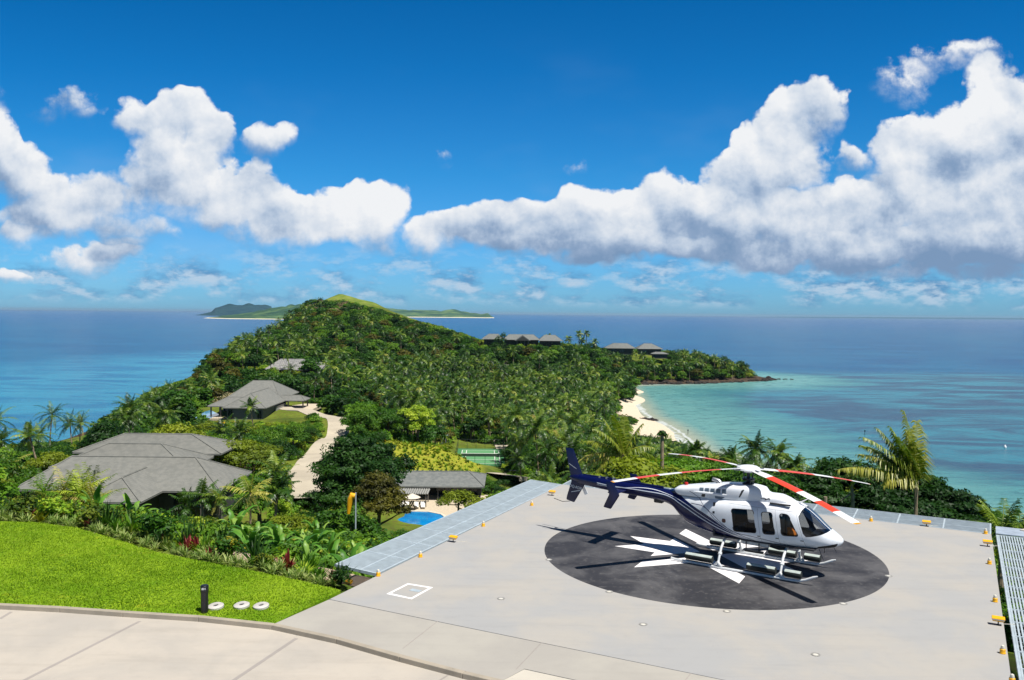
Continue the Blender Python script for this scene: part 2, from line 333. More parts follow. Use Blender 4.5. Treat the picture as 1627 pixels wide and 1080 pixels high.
LAWN_EDGE=np.array([(p.x,p.y) for p in [G(0,828)+Vector((-25,4,0))]+[G(*q) for q in [(0,828),(60,830),(120,838),(170,852),(250,877),(330,893),(420,910),(480,923),(540,937)]]])
def tz(x,y): return float(terr([x],[y])[0])
gx=np.concatenate([np.arange(-262,-60,3.2),np.arange(-60,60,1.6),np.arange(60,240,3.0)]); gy=np.concatenate([np.arange(-40,15,5.),np.arange(15,100,1.3),np.arange(100,300,2.4),np.arange(300,980,3.4)])
GX,GY=np.meshgrid(gx,gy); GZ=terr(GX,GY).reshape(GX.shape)
nx,ny=len(gx),len(gy); idx=np.arange(nx*ny).reshape(ny,nx)
Fq=np.stack([idx[:-1,:-1],idx[:-1,1:],idx[1:,1:],idx[1:,:-1]],-1).reshape(-1,4)
t=NT('earth_and_rock'); P=t.n('ShaderNodeNewGeometry'); pos=P.outputs['Position']; sp=t.n('ShaderNodeSeparateXYZ'); t.l(pos,sp.inputs[0])
nb=t.noise(pos,.12,5,.6); nf=t.noise(pos,1.3,4,.6)
grass=t.mix(t.smooth(nb,.35,.65),srgb(66,86,26),srgb(104,118,40)); grass=t.mix(t.smooth(nf,.45,.75),grass,srgb(86,74,44))
sand=t.mix(t.smooth(nf,.3,.7),srgb(196,180,156),srgb(210,196,174))
rock=t.mix(t.smooth(nf,.3,.7),srgb(38,32,28),srgb(92,78,64))
zz=t.math('ADD',sp.outputs[2],t.math('MULTIPLY',t.math('SUBTRACT',nf,.5),1.2))
beach=t.math('MULTIPLY',t.smooth(zz,-39.2,-39.9),t.math('MULTIPLY',t.smooth(sp.outputs[1],612,606),t.smooth(sp.outputs[0],0,20)))
rk=t.math('MULTIPLY',t.smooth(zz,-37.6,-39.4),t.math('SUBTRACT',1.0,beach))
nz=t.n('ShaderNodeSeparateXYZ'); t.l(P.outputs['Normal'],nz.inputs[0])
hillgrass=t.math('MULTIPLY',t.smooth(zz,13.0,16.0),1.0)
c=t.mix(hillgrass,grass,t.mix(t.smooth(nb,.35,.65),srgb(92,112,44),srgb(120,130,60)))
md=t.math('MULTIPLY',t.math('MULTIPLY',t.smooth(sp.outputs[0],-32,-28),t.smooth(sp.outputs[0],-5,-8)),t.math('MULTIPLY',t.smooth(sp.outputs[1],160,165),t.smooth(sp.outputs[1],204,199)))
c=t.mix(md,c,t.mix(t.smooth(nf,.4,.65),srgb(120,132,34),srgb(158,150,56)))
c=t.mix(rk,c,rock); c=t.mix(beach,c,sand)
t.surf(t.pbsdf(c,.95,spec=.1,normal=t.bump(nf,.5,.2))); earth=t.mat
me=mesh_np('terrain',np.stack([GX.ravel(),GY.ravel(),GZ.ravel()],1),Fq,earth,smooth=True)
tag(link('terrain',me),kind='structure')
# ---------------------------------------------------------------- sea
def grow(a,b,first,ratio):
    out=[]; x=a; st=first
    while x<b: x+=st; st*=ratio; out.append(min(x,b))
    return out
sx=np.array([-v for v in reversed(grow(300,60000,12,1.35))]+list(np.arange(-300,301,6.))+grow(300,60000,12,1.35))
sy=np.array([-400,-200,-100]+list(np.arange(-40,1000,6.))+grow(1000,75000,12,1.3))
SX,SY=np.meshgrid(sx,sy)
shp=np.array(SH+SH[:1],float)
SDs=seg_dist(SX,SY,shp)
ix=np.arange(SX.size).reshape(SX.shape)
Fs=np.stack([ix[:-1,:-1],ix[:-1,1:],ix[1:,1:],ix[1:,:-1]],-1).reshape(-1,4)
wk=lambda r,g,b:tuple(c*.50 for c in srgb(r,g,b)[:3])+(1,)
t=NT('sea_water'); pos=t.n('ShaderNodeNewGeometry').outputs['Position']; sp=t.n('ShaderNodeSeparateXYZ'); t.l(pos,sp.inputs[0])
X_,Y_=sp.outputs[0],sp.outputs[1]
at=t.n('ShaderNodeAttribute',attribute_name='offshore').outputs['Fac']
big=t.noise(t.mapping(pos,(.006,.012,1),rot=(0,0,.2)),1.0,4,.6,.4); mid=t.noise(t.mapping(pos,(.013,.030,1),rot=(0,0,-.15)),1.0,6,.65,.9); sm=t.noise(t.mapping(pos,(.12,.3,1)),1.0,4,.6)
dn=t.math('ADD',at,t.math('MULTIPLY',t.math('SUBTRACT',mid,.5),70.))
deep=t.mix(t.smooth(big,.35,.65),wk(8,102,160),wk(34,128,176))
# far out the water is a slightly different, streaky blue
deep=t.mix(t.smooth(Y_,1500,6000),deep,t.mix(t.smooth(big,.4,.6),wk(16,104,168),wk(30,116,176)))
reefR=t.mix(t.smooth(mid,.40,.60),wk(78,164,188),wk(72,112,144))
reefR=t.mix(t.smooth(sm,.55,.75),reefR,wk(78,122,152))
reefL=t.mix(t.smooth(mid,.42,.62),wk(72,176,214),wk(44,140,192))
right=t.smooth(X_,-20,20)
reef=t.mix(right,reefL,reefR)
edge=t.math('ADD',at,t.math('MULTIPLY',t.math('SUBTRACT',big,.5),190.))
rw=t.math('MULTIPLY',t.smooth(edge,330,230),t.smooth(t.math('SUBTRACT',Y_,t.math('MULTIPLY',X_,.10)),800,690))
lw=t.smooth(edge,330,90)
c=t.mix(t.mix(right,lw,rw),deep,reef)
c=t.mix(t.math('MULTIPLY',t.smooth(dn,85,35),right),c,wk(62,160,172))
c=t.mix(t.math('MULTIPLY',t.smooth(dn,85,12),right),c,wk(140,208,202))
inbay=t.math('MULTIPLY',right,t.smooth(Y_,640,610))
c=t.mix(t.math('MULTIPLY',t.math('MULTIPLY',t.smooth(sm,.5,.68),t.smooth(dn,95,30)),t.math('MULTIPLY',right,.6)),c,wk(24,110,128))
c=t.mix(t.math('MULTIPLY',t.smooth(t.math('ADD',at,t.math('MULTIPLY',t.math('SUBTRACT',sm,.5),8.)),17,1),inbay),c,wk(222,226,196))
foam=t.math('MULTIPLY',t.smooth(t.math('ABSOLUTE',t.math('SUBTRACT',t.math('ADD',at,t.math('MULTIPLY',t.math('SUBTRACT',sm,.5),6.)),3.)),1.0,.3),inbay)
c=t.mix(t.math('MULTIPLY',foam,.8),c,srgb(214,220,218))
wv=t.math('ADD',t.math('MULTIPLY',t.noise(t.mapping(pos,(.5,1.1,1),rot=(0,0,.3)),1.0,6,.65),1.),t.math('MULTIPLY',t.noise(t.mapping(pos,(.06,.13,1)),1.0,4,.6),2.))
t.surf(t.pbsdf(c,.22,spec=.12,normal=t.bump(wv,.9,.8),IOR=1.33)); seam=t.mat
me=mesh_np('sea',np.stack([SX.ravel(),SY.ravel(),np.full(SX.size,SEA)],1),Fs,seam,attr={'offshore':('POINT',np.minimum(SDs.ravel(),2000))})
tag(link('sea',me),kind='structure')
# ---------------------------------------------------------------- far islands
def island(name,x0,x1,prof,Y,D,cols,bare,label,cat='island',sandw=0):
    """a hilly island from x0..x1 (photo px at distance Y), prof: px->height in px above the water line"""
    n,m=150,34; xs=np.linspace(x0,x1,n); hp=np.interp(xs,[p[0] for p in prof],[p[1] for p in prof])*Y/F
    V=[]
    for j in range(m):
        v=j/(m-1); 
        for i in range(n):
            X=S(xs[i],Y); e=min(1,min(i,n-1-i)/8)
            Yj=Y+(v-.12)*D*(.35+.65*e); 
            prf=math.sin(min(1,v*1.25)*math.pi/2)**.8 if v<.8 else math.cos((v-.8)/.2*math.pi/2)
            z=SEA-3+3*e+hp[i]*prf*(.82+.36*float(vnoise(X,Yj,Y*.012,5)))*(1 if v<.8 else 1)
            if v==0: z=SEA-5
            V.append((X*(1+(v-.12)*D/Y),Yj,z))
    f=[(j*n+i,j*n+i+1,(j+1)*n+i+1,(j+1)*n+i) for j in range(m-1) for i in range(n-1)]
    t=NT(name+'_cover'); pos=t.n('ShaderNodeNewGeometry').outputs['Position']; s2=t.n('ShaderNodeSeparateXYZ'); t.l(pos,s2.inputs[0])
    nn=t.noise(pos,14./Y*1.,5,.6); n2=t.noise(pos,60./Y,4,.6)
    c=t.mix(t.smooth(n2,.35,.65),cols[0],cols[1]); c=t.mix(t.math('MULTIPLY',t.smooth(nn,.5-bare,.62-bare),t.smooth(n2,.62,.4)),c,cols[2])  # bluish cols carry distance haze painted into the land colour
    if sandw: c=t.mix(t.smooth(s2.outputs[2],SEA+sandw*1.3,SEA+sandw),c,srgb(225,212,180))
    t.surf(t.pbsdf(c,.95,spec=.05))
    return tag(link(name,mesh_np(name,V,f,t.mat,smooth=True)),kind='structure')
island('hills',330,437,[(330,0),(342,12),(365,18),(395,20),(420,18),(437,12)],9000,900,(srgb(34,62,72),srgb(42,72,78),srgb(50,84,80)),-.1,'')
island('island',350,520,[(350,0),(358,4),(380,7),(405,11),(435,17),(470,24),(520,22)],5600,900,(srgb(44,72,56),srgb(58,88,62),srgb(92,118,72)),.05,'',sandw=3)
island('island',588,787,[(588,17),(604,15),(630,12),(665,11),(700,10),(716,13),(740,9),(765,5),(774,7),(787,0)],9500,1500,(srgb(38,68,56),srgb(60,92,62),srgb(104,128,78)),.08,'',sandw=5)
# a faint low island on the horizon at the far right
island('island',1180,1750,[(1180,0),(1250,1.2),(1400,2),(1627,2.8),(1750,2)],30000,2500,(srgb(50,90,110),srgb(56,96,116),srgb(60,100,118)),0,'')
# ---------------------------------------------------------------- helipad, drive, lawn
def concrete(name,base,warm,scale=.35,streak=True,dirt=.5):
    t=NT(name); pos=t.n('ShaderNodeNewGeometry').outputs['Position']
    a=t.noise(pos,scale,5,.62,.3); b=t.noise(pos,scale*6,5,.6); f=t.noise(pos,60,3,.6)
    st=t.noise(t.mapping(pos,(.25,2.2,1),rot=(0,0,R(28))),1.,5,.65)
    c=t.mix(t.smooth(a,.36,.66),base,warm)
    c=t.mix(t.math('MULTIPLY',t.smooth(st,.48,.72),.3*dirt),c,tuple(x*.66 for x in base[:3])+(1,))
    c=t.mix(t.math('MULTIPLY',t.smooth(b,.5,.75),.25*dirt),c,tuple(x*.7 for x in base[:3])+(1,))
    sp=t.noise(pos,9,2,.5); c=t.mix(t.math('MULTIPLY',t.smooth(sp,.72,.78),.35),c,tuple(x*.5 for x in base[:3])+(1,))
    return t.surf(t.pbsdf(c,.85,spec=.25,normal=t.bump(f,.25,.01)))
con_pad=concrete('pad_concrete',srgb(156,156,155),srgb(165,161,154))
con_apron=concrete('apron_concrete',srgb(166,162,153),srgb(158,154,147))
con_drive=concrete('drive_concrete',srgb(180,172,160),srgb(168,162,153),dirt=.8)
con_kerb=concrete('kerb_concrete',srgb(166,156,140),srgb(150,142,128),scale=1.2)
def sheet(name,pts,z0,z1,m,kind='structure',parent=None):
    mb=MB(); mb.prism([(p[0],p[1]) for p in pts],z0,z1); o=mb.build(name,m,parent); 
    return tag(o,kind=kind) if kind else o
A=G(437,990); FL=G(893,769.5); FR=G(1575,848.5); BR=G(1607,1080)
ux=(FR-FL).normalized(); BRx=BR+(BR-FR).normalized()*9; Ax=A
J0=G(523,952); J1=G(1150,1080); jd=(J1-J0).normalized(); 
# intersection of joint line with right edge
def isect(p,d,q,e):
    den=d.x*e.y-d.y*e.x; tt=((q.x-p.x)*e.y-(q.y-p.y)*e.x)/den; return p+d*tt
JR=isect(J0,jd,FR,(BR-FR))
e0=(J0-FL).normalized(); 
gap=.012
padm=sheet('helipad',[J0+Vector((.01,.01,0)),JR,FR,FL],-.55,0,con_pad)
# dark touchdown circle and its white emblem, thin paint on the slab
CC=Vector((7.318,31.322,0)); RC=6.05
t=NT('circle_paint'); pos=t.n('ShaderNodeNewGeometry').outputs['Position']; a=t.noise(pos,.55,5,.65,.4); b=t.noise(pos,5,5,.6)
c=t.mix(t.smooth(a,.38,.66),srgb(46,46,50),srgb(84,83,84)); c=t.mix(t.math('MULTIPLY',t.smooth(b,.54,.72),.55),c,srgb(104,102,100))
sc=t.noise(t.mapping(pos,(1.2,14,1),rot=(0,0,R(20))),1.,3,.5); c=t.mix(t.math('MULTIPLY',t.smooth(sc,.73,.78),.5),c,srgb(180,178,176))
t.surf(t.pbsdf(c,.7,spec=.35)); circm=t.mat
mb=MB(); mb.prism([(CC.x+RC*math.cos(2*math.pi*i/128),CC.y+RC*math.sin(2*math.pi*i/128)) for i in range(128)],.0,.004)
tag(mb.build('touchdown_circle',circm),kind='structure')
th=R(-28); ex=Vector((math.cos(th),math.sin(th),0)); ey=Vector((-math.sin(th),math.cos(th),0))
def pl(s,t_): v=CC+ex*s+ey*t_; return (v.x,v.y)
t=NT('white_pad_paint'); pos=t.n('ShaderNodeNewGeometry').outputs['Position']; a=t.noise(pos,3,6,.7)
t.surf(t.pbsdf(t.mix(t.smooth(a,.55,.72),srgb(236,232,230),srgb(198,194,190)),.6,spec=.3)); wpaint=t.mat
mb=MB()
for s in (1,-1):
    mb.prism([pl(0,s*.46)]+[pl(1.8,s*2.2),pl(1.8,s*3.05),pl(0,s*1.3),pl(-1.8,s*3.05),pl(-1.8,s*2.2)],.004,.008)
    mb.prism([pl(s*.35,0),pl(s*1.76,1.42),pl(s*1.78,.9),pl(s*3.37,.84),pl(s*2.5,0),pl(s*3.37,-.84),pl(s*1.78,-.9),pl(s*1.76,-1.42)],.004,.008)
tag(mb.build('painted_emblem',wpaint),kind='structure')
# white painted square with a hatch
q=[G(*p) for p in ((614,943.5),(648,926.5),(688,933),(654,952))]
mb=MB(); cq=sum(q,Vector())/4
for i in range(4):
    a_,b_=q[i],q[(i+1)%4]; mb.prism([a_,b_,b_+(cq-b_).normalized()*.14,a_+(cq-a_).normalized()*.14],0,.004)
tag(mb.build('painted_square',wpaint),kind='structure')
dk=pmat('dark_gap',srgb(60,55,50),.9); steel=pmat('galvanised_steel',srgb(168,180,186),.45,metal=.0,var=.1)
# apron strip, between joint and kerb
KP=[G(-60,957),G(0,958),G(100,963),G(200,970),G(320,977.5),G(437,990),G(540,1012),G(640,1040),G(740,1066),G(800,1080)]
dl=(KP[0]-KP[1]).normalized(); KP=[KP[0]+dl*25]+KP
ko=[]                       # kerb outer (drive) side
for i,p in enumerate(KP):
    d=(KP[min(i+1,len(KP)-1)]-KP[max(i-1,0)]).normalized(); ko.append(p+Vector((d.y,-d.x,0))*.16)
bend=[KP[-1]+Vector((.25,-.28,0)),KP[-1]+Vector((.38,-.8,0)),KP[-1]+Vector((.3,-3,0))]
Jb=isect(J0,jd,FR,(BR-FR)); n_ap=Vector((jd.y,-jd.x,0))
ap=[J0-n_ap*-gap]+KP[6:]+[G(870,1062)]+[G(1000,1098)+Vector((0,0,0)),JR+n_ap*3.2,JR+n_ap*gap]
ap=[Vector((p.x,p.y,0)) for p in ap]; ap[0]=J0+n_ap*gap
sheet('apron',[ (p.x,p.y) for p in [ap[0]]+KP[6:]+[G(833,1062),G(920,1081),JR+n_ap*4.5,ap[-1]]],-.5,-.004,con_apron)
sheet('pad_underlay',[(p.x,p.y) for p in [G(450,985),J0+n_ap*.4,JR+n_ap*.4,JR-n_ap*.4,J0-n_ap*.4]],-.6,-.06,dk)
pale=concrete('pale_concrete',srgb(194,188,174),srgb(182,176,164),dirt=.4)
sheet('ramp',[(p.x,p.y) for p in [KP[-1],G(833,1062.5),G(920,1081.5),G(1100,1120),G(1000,1300),KP[-1]+Vector((.3,-6,0))]],-.5,-.012,pale)
# driveway
sheet('driveway',[(-60,-30)]+[(-60,25.5)]+[(p.x,p.y) for p in ko]+[(KP[-1].x+.3,KP[-1].y-.4),(KP[-1].x+.4,KP[-1].y-8),(12,-8),(12,-30)],-.5,-.13,con_drive)
# wide dark sealed joints in the driveway
jm=concrete('joint_sealer',srgb(156,149,143),srgb(148,142,136))
mb=MB()
for a_,b_,w_ in (((30,1085),(222,987),.10),((350,1095),(471,1014),.11),((700,1080),(722,1066),.05),((0,983),(18,972),.1)):
    a2,b2=G(*a_,-.13),G(*b_,-.13); d=(b2-a2).normalized(); n=Vector((d.y,-d.x,0))*w_/2; a2-=d*4*(a_[1]>1000)
    mb.prism([a2-n,b2-n,b2+n,a2+n],-.13,-.126)
tag(mb.build('driveway_joints',jm),kind='structure')
# kerb
mb=MB()
for i in range(len(KP)-1):
    L_=(KP[i+1]-KP[i]).length; k=max(1,round(L_/2.)); 
    for j in range(k):
        f0,f1=j/k,(j+1)/k-.008/L_*1
        p0=KP[i].lerp(KP[i+1],f0); p1=KP[i].lerp(KP[i+1],f1); o0=ko[i].lerp(ko[i+1],f0); o1=ko[i].lerp(ko[i+1],f1)
        mb.prism([(p.x,p.y) for p in (p0,p1,o1,o0)],-.4,.006)
kerb=mb.build('kerb',con_kerb,bevel=.012); tag(kerb,kind='structure')
# joint lines across the apron: very thin dark strips
mb=MB()
for a_,b_ in (((862,1019),(820,1063)),((700,983),(640,1030)),((1098,1069),(1085,1085))):
    a2,b2=G(*a_),G(*b_); d=(b2-a2).normalized(); n=Vector((d.y,-d.x,0))*.012; mb.prism([a2-n,b2-n,b2+n,a2+n],-.01,-.001)
tag(mb.build('apron_joints',jm),kind='structure')
# lawn
LB=[(0,828),(60,830),(120,838),(170,852),(250,877),(330,893),(420,910),(480,923),(540,937)]
LBg=[G(*p) for p in LB]; lb0=LBg[0]+Vector((-25,4,0))
lawn_poly=[(p.x,p.y) for p in KP[:6]]+[(A.x,A.y)]+[(G(541,938).x,G(541,938).y)]+[(p.x,p.y) for p in reversed(LBg)]+[(lb0.x,lb0.y)]
t=NT('lawn_turf'); pos=t.n('ShaderNodeNewGeometry').outputs['Position']; a=t.noise(pos,.5,6,.7); b=t.noise(pos,7,5,.7); y_=t.n('ShaderNodeSeparateXYZ'); t.l(pos,y_.inputs[0])
c=t.mix(t.smooth(a,.36,.64),srgb(96,134,16),srgb(132,160,32)); c=t.mix(t.smooth(b,.5,.8),c,srgb(62,92,14))
c=t.mix(t.math('MULTIPLY',t.smooth(t.noise(pos,.9,4,.6),.60,.72),.6),c,srgb(150,146,40))
t.surf(t.pbsdf(c,.9,spec=.1,normal=t.bump(b,.6,.05))); turf=t.mat
sheet('lawn',lawn_poly,-.5,.0,turf)
# lawn grass : short blades over the turf (nobody could count them)
def inside(poly,x,y):
    c=np.zeros(len(x),bool); n=len(poly)
    for i in range(n):
        x0,y0=poly[i]; x1,y1=poly[(i+1)%n]
        m=((y0>y)!=(y1>y)); 
        with np.errstate(divide='ignore',invalid='ignore'): xi=(x1-x0)*(y-y0)/(y1-y0+1e-12)+x0
        c^=(m&(x<xi))
    return c
t=NT('grass_blades'); a=t.n('ShaderNodeAttribute',attribute_name='tint').outputs['Fac']
c=t.mix(a,srgb(84,128,12),srgb(160,186,44)); p=t.pbsdf(c,.6,spec=.2); tr=t.n('ShaderNodeBsdfTranslucent'); t.l(c,tr.inputs[0]); ms=t.n('ShaderNodeMixShader'); ms.inputs[0].default_value=.35; t.l(p.outputs[0],ms.inputs[1]); t.l(tr.outputs[0],ms.inputs[2]); t.surf(ms); blade=t.mat
N=170000; gxx=RNG.uniform(-24,-4.5,N); gyy=RNG.uniform(23.5,36,N); k=inside(lawn_poly,gxx,gyy); gxx,gyy=gxx[k],gyy[k]; N=len(gxx)
clump=vnoise(gxx,gyy,.55,2)*.6+vnoise(gxx,gyy,.2,4)*.4; hh=(.025+.045*clump)*RNG.uniform(.6,1.2,N); an=RNG.uniform(0,6.28,N); wd=.011+.012*RNG.random(N)
lean=RNG.uniform(-.05,.05,(N,2))
bx,by=np.cos(an)*wd,np.sin(an)*wd
V=np.stack([np.stack([gxx-bx,gyy-by,np.zeros(N)],1),np.stack([gxx+bx,gyy+by,np.zeros(N)],1),np.stack([gxx+lean[:,0],gyy+lean[:,1],hh],1)],1).reshape(-1,3)
tag(link('grass',mesh_np('grass',V,np.arange(3*N).reshape(-1,3),blade,attr={'tint':('FACE',np.clip(.2+.6*vnoise(gxx,gyy,2.6,9)+.2*(RNG.random(N)-.5)+.22*(vnoise(gxx,gyy,.4,8)-.5)+.15*(gxx<-16)*vnoise(gxx,gyy,4,3),0,1))})),kind='stuff')
bpy.data.objects['grass']['label']='short bright green grass blades covering the lawn'
# -------- safety grating along three edges of the pad
def grating(name,P0,P1,out,wid,rise,label,bays,hidden_end=None,slatdir='along',step=.085,split=.42):
    e=empty(name,P0,0,label,'grating',None)
    d=(P1-P0); L_=d.length; d.normalize(); n=out.normalized()
    M=Matrix(((d.x,n.x,0,0),(d.y,n.y,0,0),(0,0,1,0),(0,0,0,1)))
    def at(s,w_): return (s,w_,rise*w_/wid)
    fr=MB(); sl=MB()
    def bar(a,b,hw,h,mbx):
        a,b=Vector(a),Vector(b); dd_=(b-a).normalized(); nn=Vector((0,0,1)).cross(dd_).normalized()*hw
        vs=[a-nn,b-nn,b+nn,a+nn]; lo=[v-Vector((0,0,h)) for v in vs]; vs=[M@v for v in vs]; lo=[M@v for v in lo]
        mbx.add(vs+lo,[(0,1,2,3),(7,6,5,4),(0,4,5,1),(1,5,6,2),(2,6,7,3),(3,7,4,0)])
    for w_ in (.04,wid*split,wid): bar(at(0,w_),at(L_,w_),.03,.09,fr)
    for i in range(bays+1):
        s=L_*i/bays; s=min(max(s,.03),L_-.03); bar(at(s,.0),at(s,wid),.03,.10,fr)
    k=.08
    if slatdir=='along':
        w_=.1
        while w_<wid-.03: bar((0.02,w_,rise*w_/wid-.008),(L_-.02,w_,rise*w_/wid-.008),step*.26,.035,sl); w_+=step
        s=.15
        while s<L_: bar((s,.05,-.03),(s,wid,rise-.03),.006,.012,sl); s+=.35
    else:
        s=.05
        while s<L_: bar((s,.05,-.008),(s,wid,rise-.008),.010,.035,sl); s+=step
        w_=.1
        while w_<wid: bar((0,w_,rise*w_/wid-.03),(L_,w_,rise*w_/wid-.03),.006,.012,sl); w_+=.35
    f_=fr.build('frame',steel,e); s_=sl.build('grid',steel,e)
    return e
nl=Vector((-(FL-A).y,(FL-A).x,0)).normalized()
gl=grating('safety_grating',G(601,911.5)+nl*.02,FL,nl,1.72,.10,'long pale steel safety grating along the left edge of the helipad, above the banana garden',9,step=.06)
nf_=Vector((-(FR-FL).y,(FR-FL).x,0)).normalized()
nf_=nf_ if nf_.y>0 else -nf_
gf=grating('safety_grating',FL+nf_*.02,FR+nf_*.02,nf_,1.55,.10,'long pale steel safety grating along the far edge of the helipad, behind the helicopter',11,step=.06)
nr=Vector(((BR-FR).y,-(BR-FR).x,0)).normalized(); nr=nr if nr.x>0 else -nr
gr=grating('safety_grating',FR+nr*.16,BRx+nr*.16,nr,3.4,.02,'broad ribbed steel safety grating along the right edge of the helipad',20,step=.09,split=.5)
# pale corner plate and concrete corner block at the far right corner
mb=MB(); k0=FR+nf_*.05; mb.prism([FR+nr*.16+nf_*.03,FR+nr*1.9+nf_*.03,FR+nr*1.9+nf_*1.4,FR+nf_*1.4+nr*.16],.02,.05)
o=mb.build('cover_plate',pmat('plate_grey',srgb(150,162,176),.6)); tag(o,'flat blue grey cover plate at the far right corner of the helipad grating','plate')
mb=MB(); c0=FR+nf_*1.0+nr*.9
mb.prism([c0+nr*.1,c0+nr*3.8-nf_*.5,c0+nr*4.5+nf_*.9,c0+nf_*.9+nr*.9],-.4,.12)
o=mb.build('corner_block',pale,bevel=.03); tag(o,'pale beige concrete block beyond the far right corner of the helipad','concrete block')
# retaining wall under the pad's edges
mb=MB()
for a_,b_ in ((A,FL),(FL,FR),(FR,BRx)):
    d=(b_-a_).normalized(); n=Vector((-d.y,d.x,0)); mb.prism([a_-n*.35,b_-n*.35,b_-n*.6,a_-n*.6],-8,-.56)
o=mb.build('retaining_wall',con_kerb); tag(o,'concrete retaining wall holding up the helipad slab','wall')
# ---------------------------------------------------------------- helicopter
HX,HY,HYAW=8.334,30.006,R(-34.1)
heli=empty('helicopter',(HX,HY,.008),HYAW,'white and navy helicopter with red and white rotor blades parked on the dark helipad circle','helicopter')
def interp(tab,x,k): return float(np.interp(x,[r[0] for r in tab],[r[k] for r in tab]))
# fuselage stations: x, z bottom, z top, half width, exponent
FUS=[(-6.75,2.02,2.42,.16,2.),(-5.4,1.92,2.36,.20,2.),(-4.0,1.86,2.32,.23,2.),(-3.2,1.80,2.28,.25,2.1),(-2.8,1.70,2.27,.30,2.2),(-2.5,1.44,2.26,.37,2.4),(-2.2,1.20,2.25,.46,2.6),(-1.8,1.08,2.26,.56,2.8),
(-1.2,.98,2.29,.68,3.),(-.6,.92,2.32,.75,3.2),(0,.90,2.36,.78,3.4),(.6,.90,2.39,.79,3.4),(1.2,.91,2.41,.78,3.3),(1.6,.92,2.40,.76,3.1),(2.0,.94,2.27,.71,2.9),(2.2,.95,2.14,.67,2.8),(2.4,.97,1.98,.62,2.7),(2.6,1.00,1.80,.56,2.6),(2.8,1.03,1.64,.48,2.5),(3.0,1.08,1.52,.37,2.4),(3.12,1.14,1.45,.26,2.2),(3.2,1.21,1.38,.13,2.),(3.23,1.28,1.33,.03,2.)]
COW=[(-2.95,2.15,2.27,.10,2.),(-2.72,2.14,2.36,.22,2.4),(-2.55,2.13,2.47,.33,2.8),(-2.2,2.13,2.54,.40,3.),(-1.6,2.14,2.65,.46,3.2),(-1.06,2.15,2.74,.50,3.2),(-.34,2.18,2.82,.52,3.2),(.2,2.2,2.83,.50,3.),(.55,2.2,2.79,.46,2.8),(.66,2.2,2.64,.46,2.8),(.78,2.2,2.60,.46,3.),(1.1,2.22,2.60,.43,3.),(1.4,2.25,2.53,.36,2.6),(1.6,2.28,2.45,.26,2.4),(1.78,2.3,2.38,.12,2.),(1.84,2.31,2.34,.04,2.)]
def smooth_tab(tab,n):
    xs=np.array([r[0] for r in tab]); X=np.linspace(xs[0],xs[-1],n); X=np.unique(np.concatenate([X,xs])); out=[X]
    for k in range(1,5):
        y=np.array([r[k] for r in tab]); m=np.gradient(y,xs)      # monotone-ish hermite
        d=np.diff(y)/np.diff(xs)
        for i in range(1,len(xs)-1):
            m[i]=0 if d[i-1]*d[i]<=0 else 2*d[i-1]*d[i]/(d[i-1]+d[i])
        m[0]=d[0]; m[-1]=d[-1]
        j=np.clip(np.searchsorted(xs,X,side='right')-1,0,len(xs)-2); h=xs[j+1]-xs[j]; t_=(X-xs[j])/h
        out.append((2*t_**3-3*t_**2+1)*y[j]+(t_**3-2*t_**2+t_)*h*m[j]+(-2*t_**3+3*t_**2)*y[j+1]+(t_**3-t_**2)*h*m[j+1])
    return np.stack(out,1)
FS=smooth_tab(FUS,90); CS=smooth_tab(COW,50)
def sec(tab,x,a,off=0.):
    """a: angle, 0 = port side (+y), pi/2 = top"""
    zb,zt,w_,n=[float(np.interp(x,tab[:,0],tab[:,k])) for k in (1,2,3,4)]
    zc=zb+(zt-zb)*.5; h=(zt-zb)/2; c,s=math.cos(a),math.sin(a)
    e=2/n; return Vector((x,(w_-off)*math.copysign(abs(c)**e,c),zc+(h-off)*math.copysign(abs(s)**e,s)))
def loft(tab,n=56,off=0.,x0=None,x1=None):
    mb=MB(); T=[r for r in tab if (x0 is None or r[0]>=x0) and (x1 is None or r[0]<=x1)]
    vs=[sec(tab,r[0],2*math.pi*j/n,off) for r in T for j in range(n)]; k=len(T)
    fs=[(i*n+j,i*n+(j+1)%n,(i+1)*n+(j+1)%n,(i+1)*n+j) for i in range(k-1) for j in range(n)]+[tuple(range(n-1,-1,-1)),tuple((k-1)*n+j for j in range(n))]
    mb.add(vs,fs,0,True); return mb
def side_y(tab,x,z):
    zb,zt,w_,n=[float(np.interp(x,tab[:,0],tab[:,k])) for k in (1,2,3,4)]
    u=abs((z-(zb+zt)/2)/((zt-zb)/2)); return w_*max(0,1-min(1,u)**n)**(1/n)
def roundpoly(P,r,n=5):
    out=[]; k=len(P)
    for i in range(k):
        p=Vector(P[i]); a=(Vector(P[i-1])-p); b=(Vector(P[(i+1)%k])-p); ra=min(r,a.length*.45); rb=min(r,b.length*.45)
        p0=p+a.normalized()*ra; p1=p+b.normalized()*rb
        for j in range(n+1): t_=j/n; out.append((p0*(1-t_)**2+p*2*t_*(1-t_)+p1*t_*t_)[:])
    return out
def prange(P,x):
    zs=[]; k=len(P)
    for i in range(k):
        (x0,z0),(x1,z1)=P[i],P[(i+1)%k]
        if (x0-x)*(x1-x)<=0 and x0!=x1: zs.append(z0+(z1-z0)*(x-x0)/(x1-x0))
    return (min(zs),max(zs)) if len(zs)>=2 else None
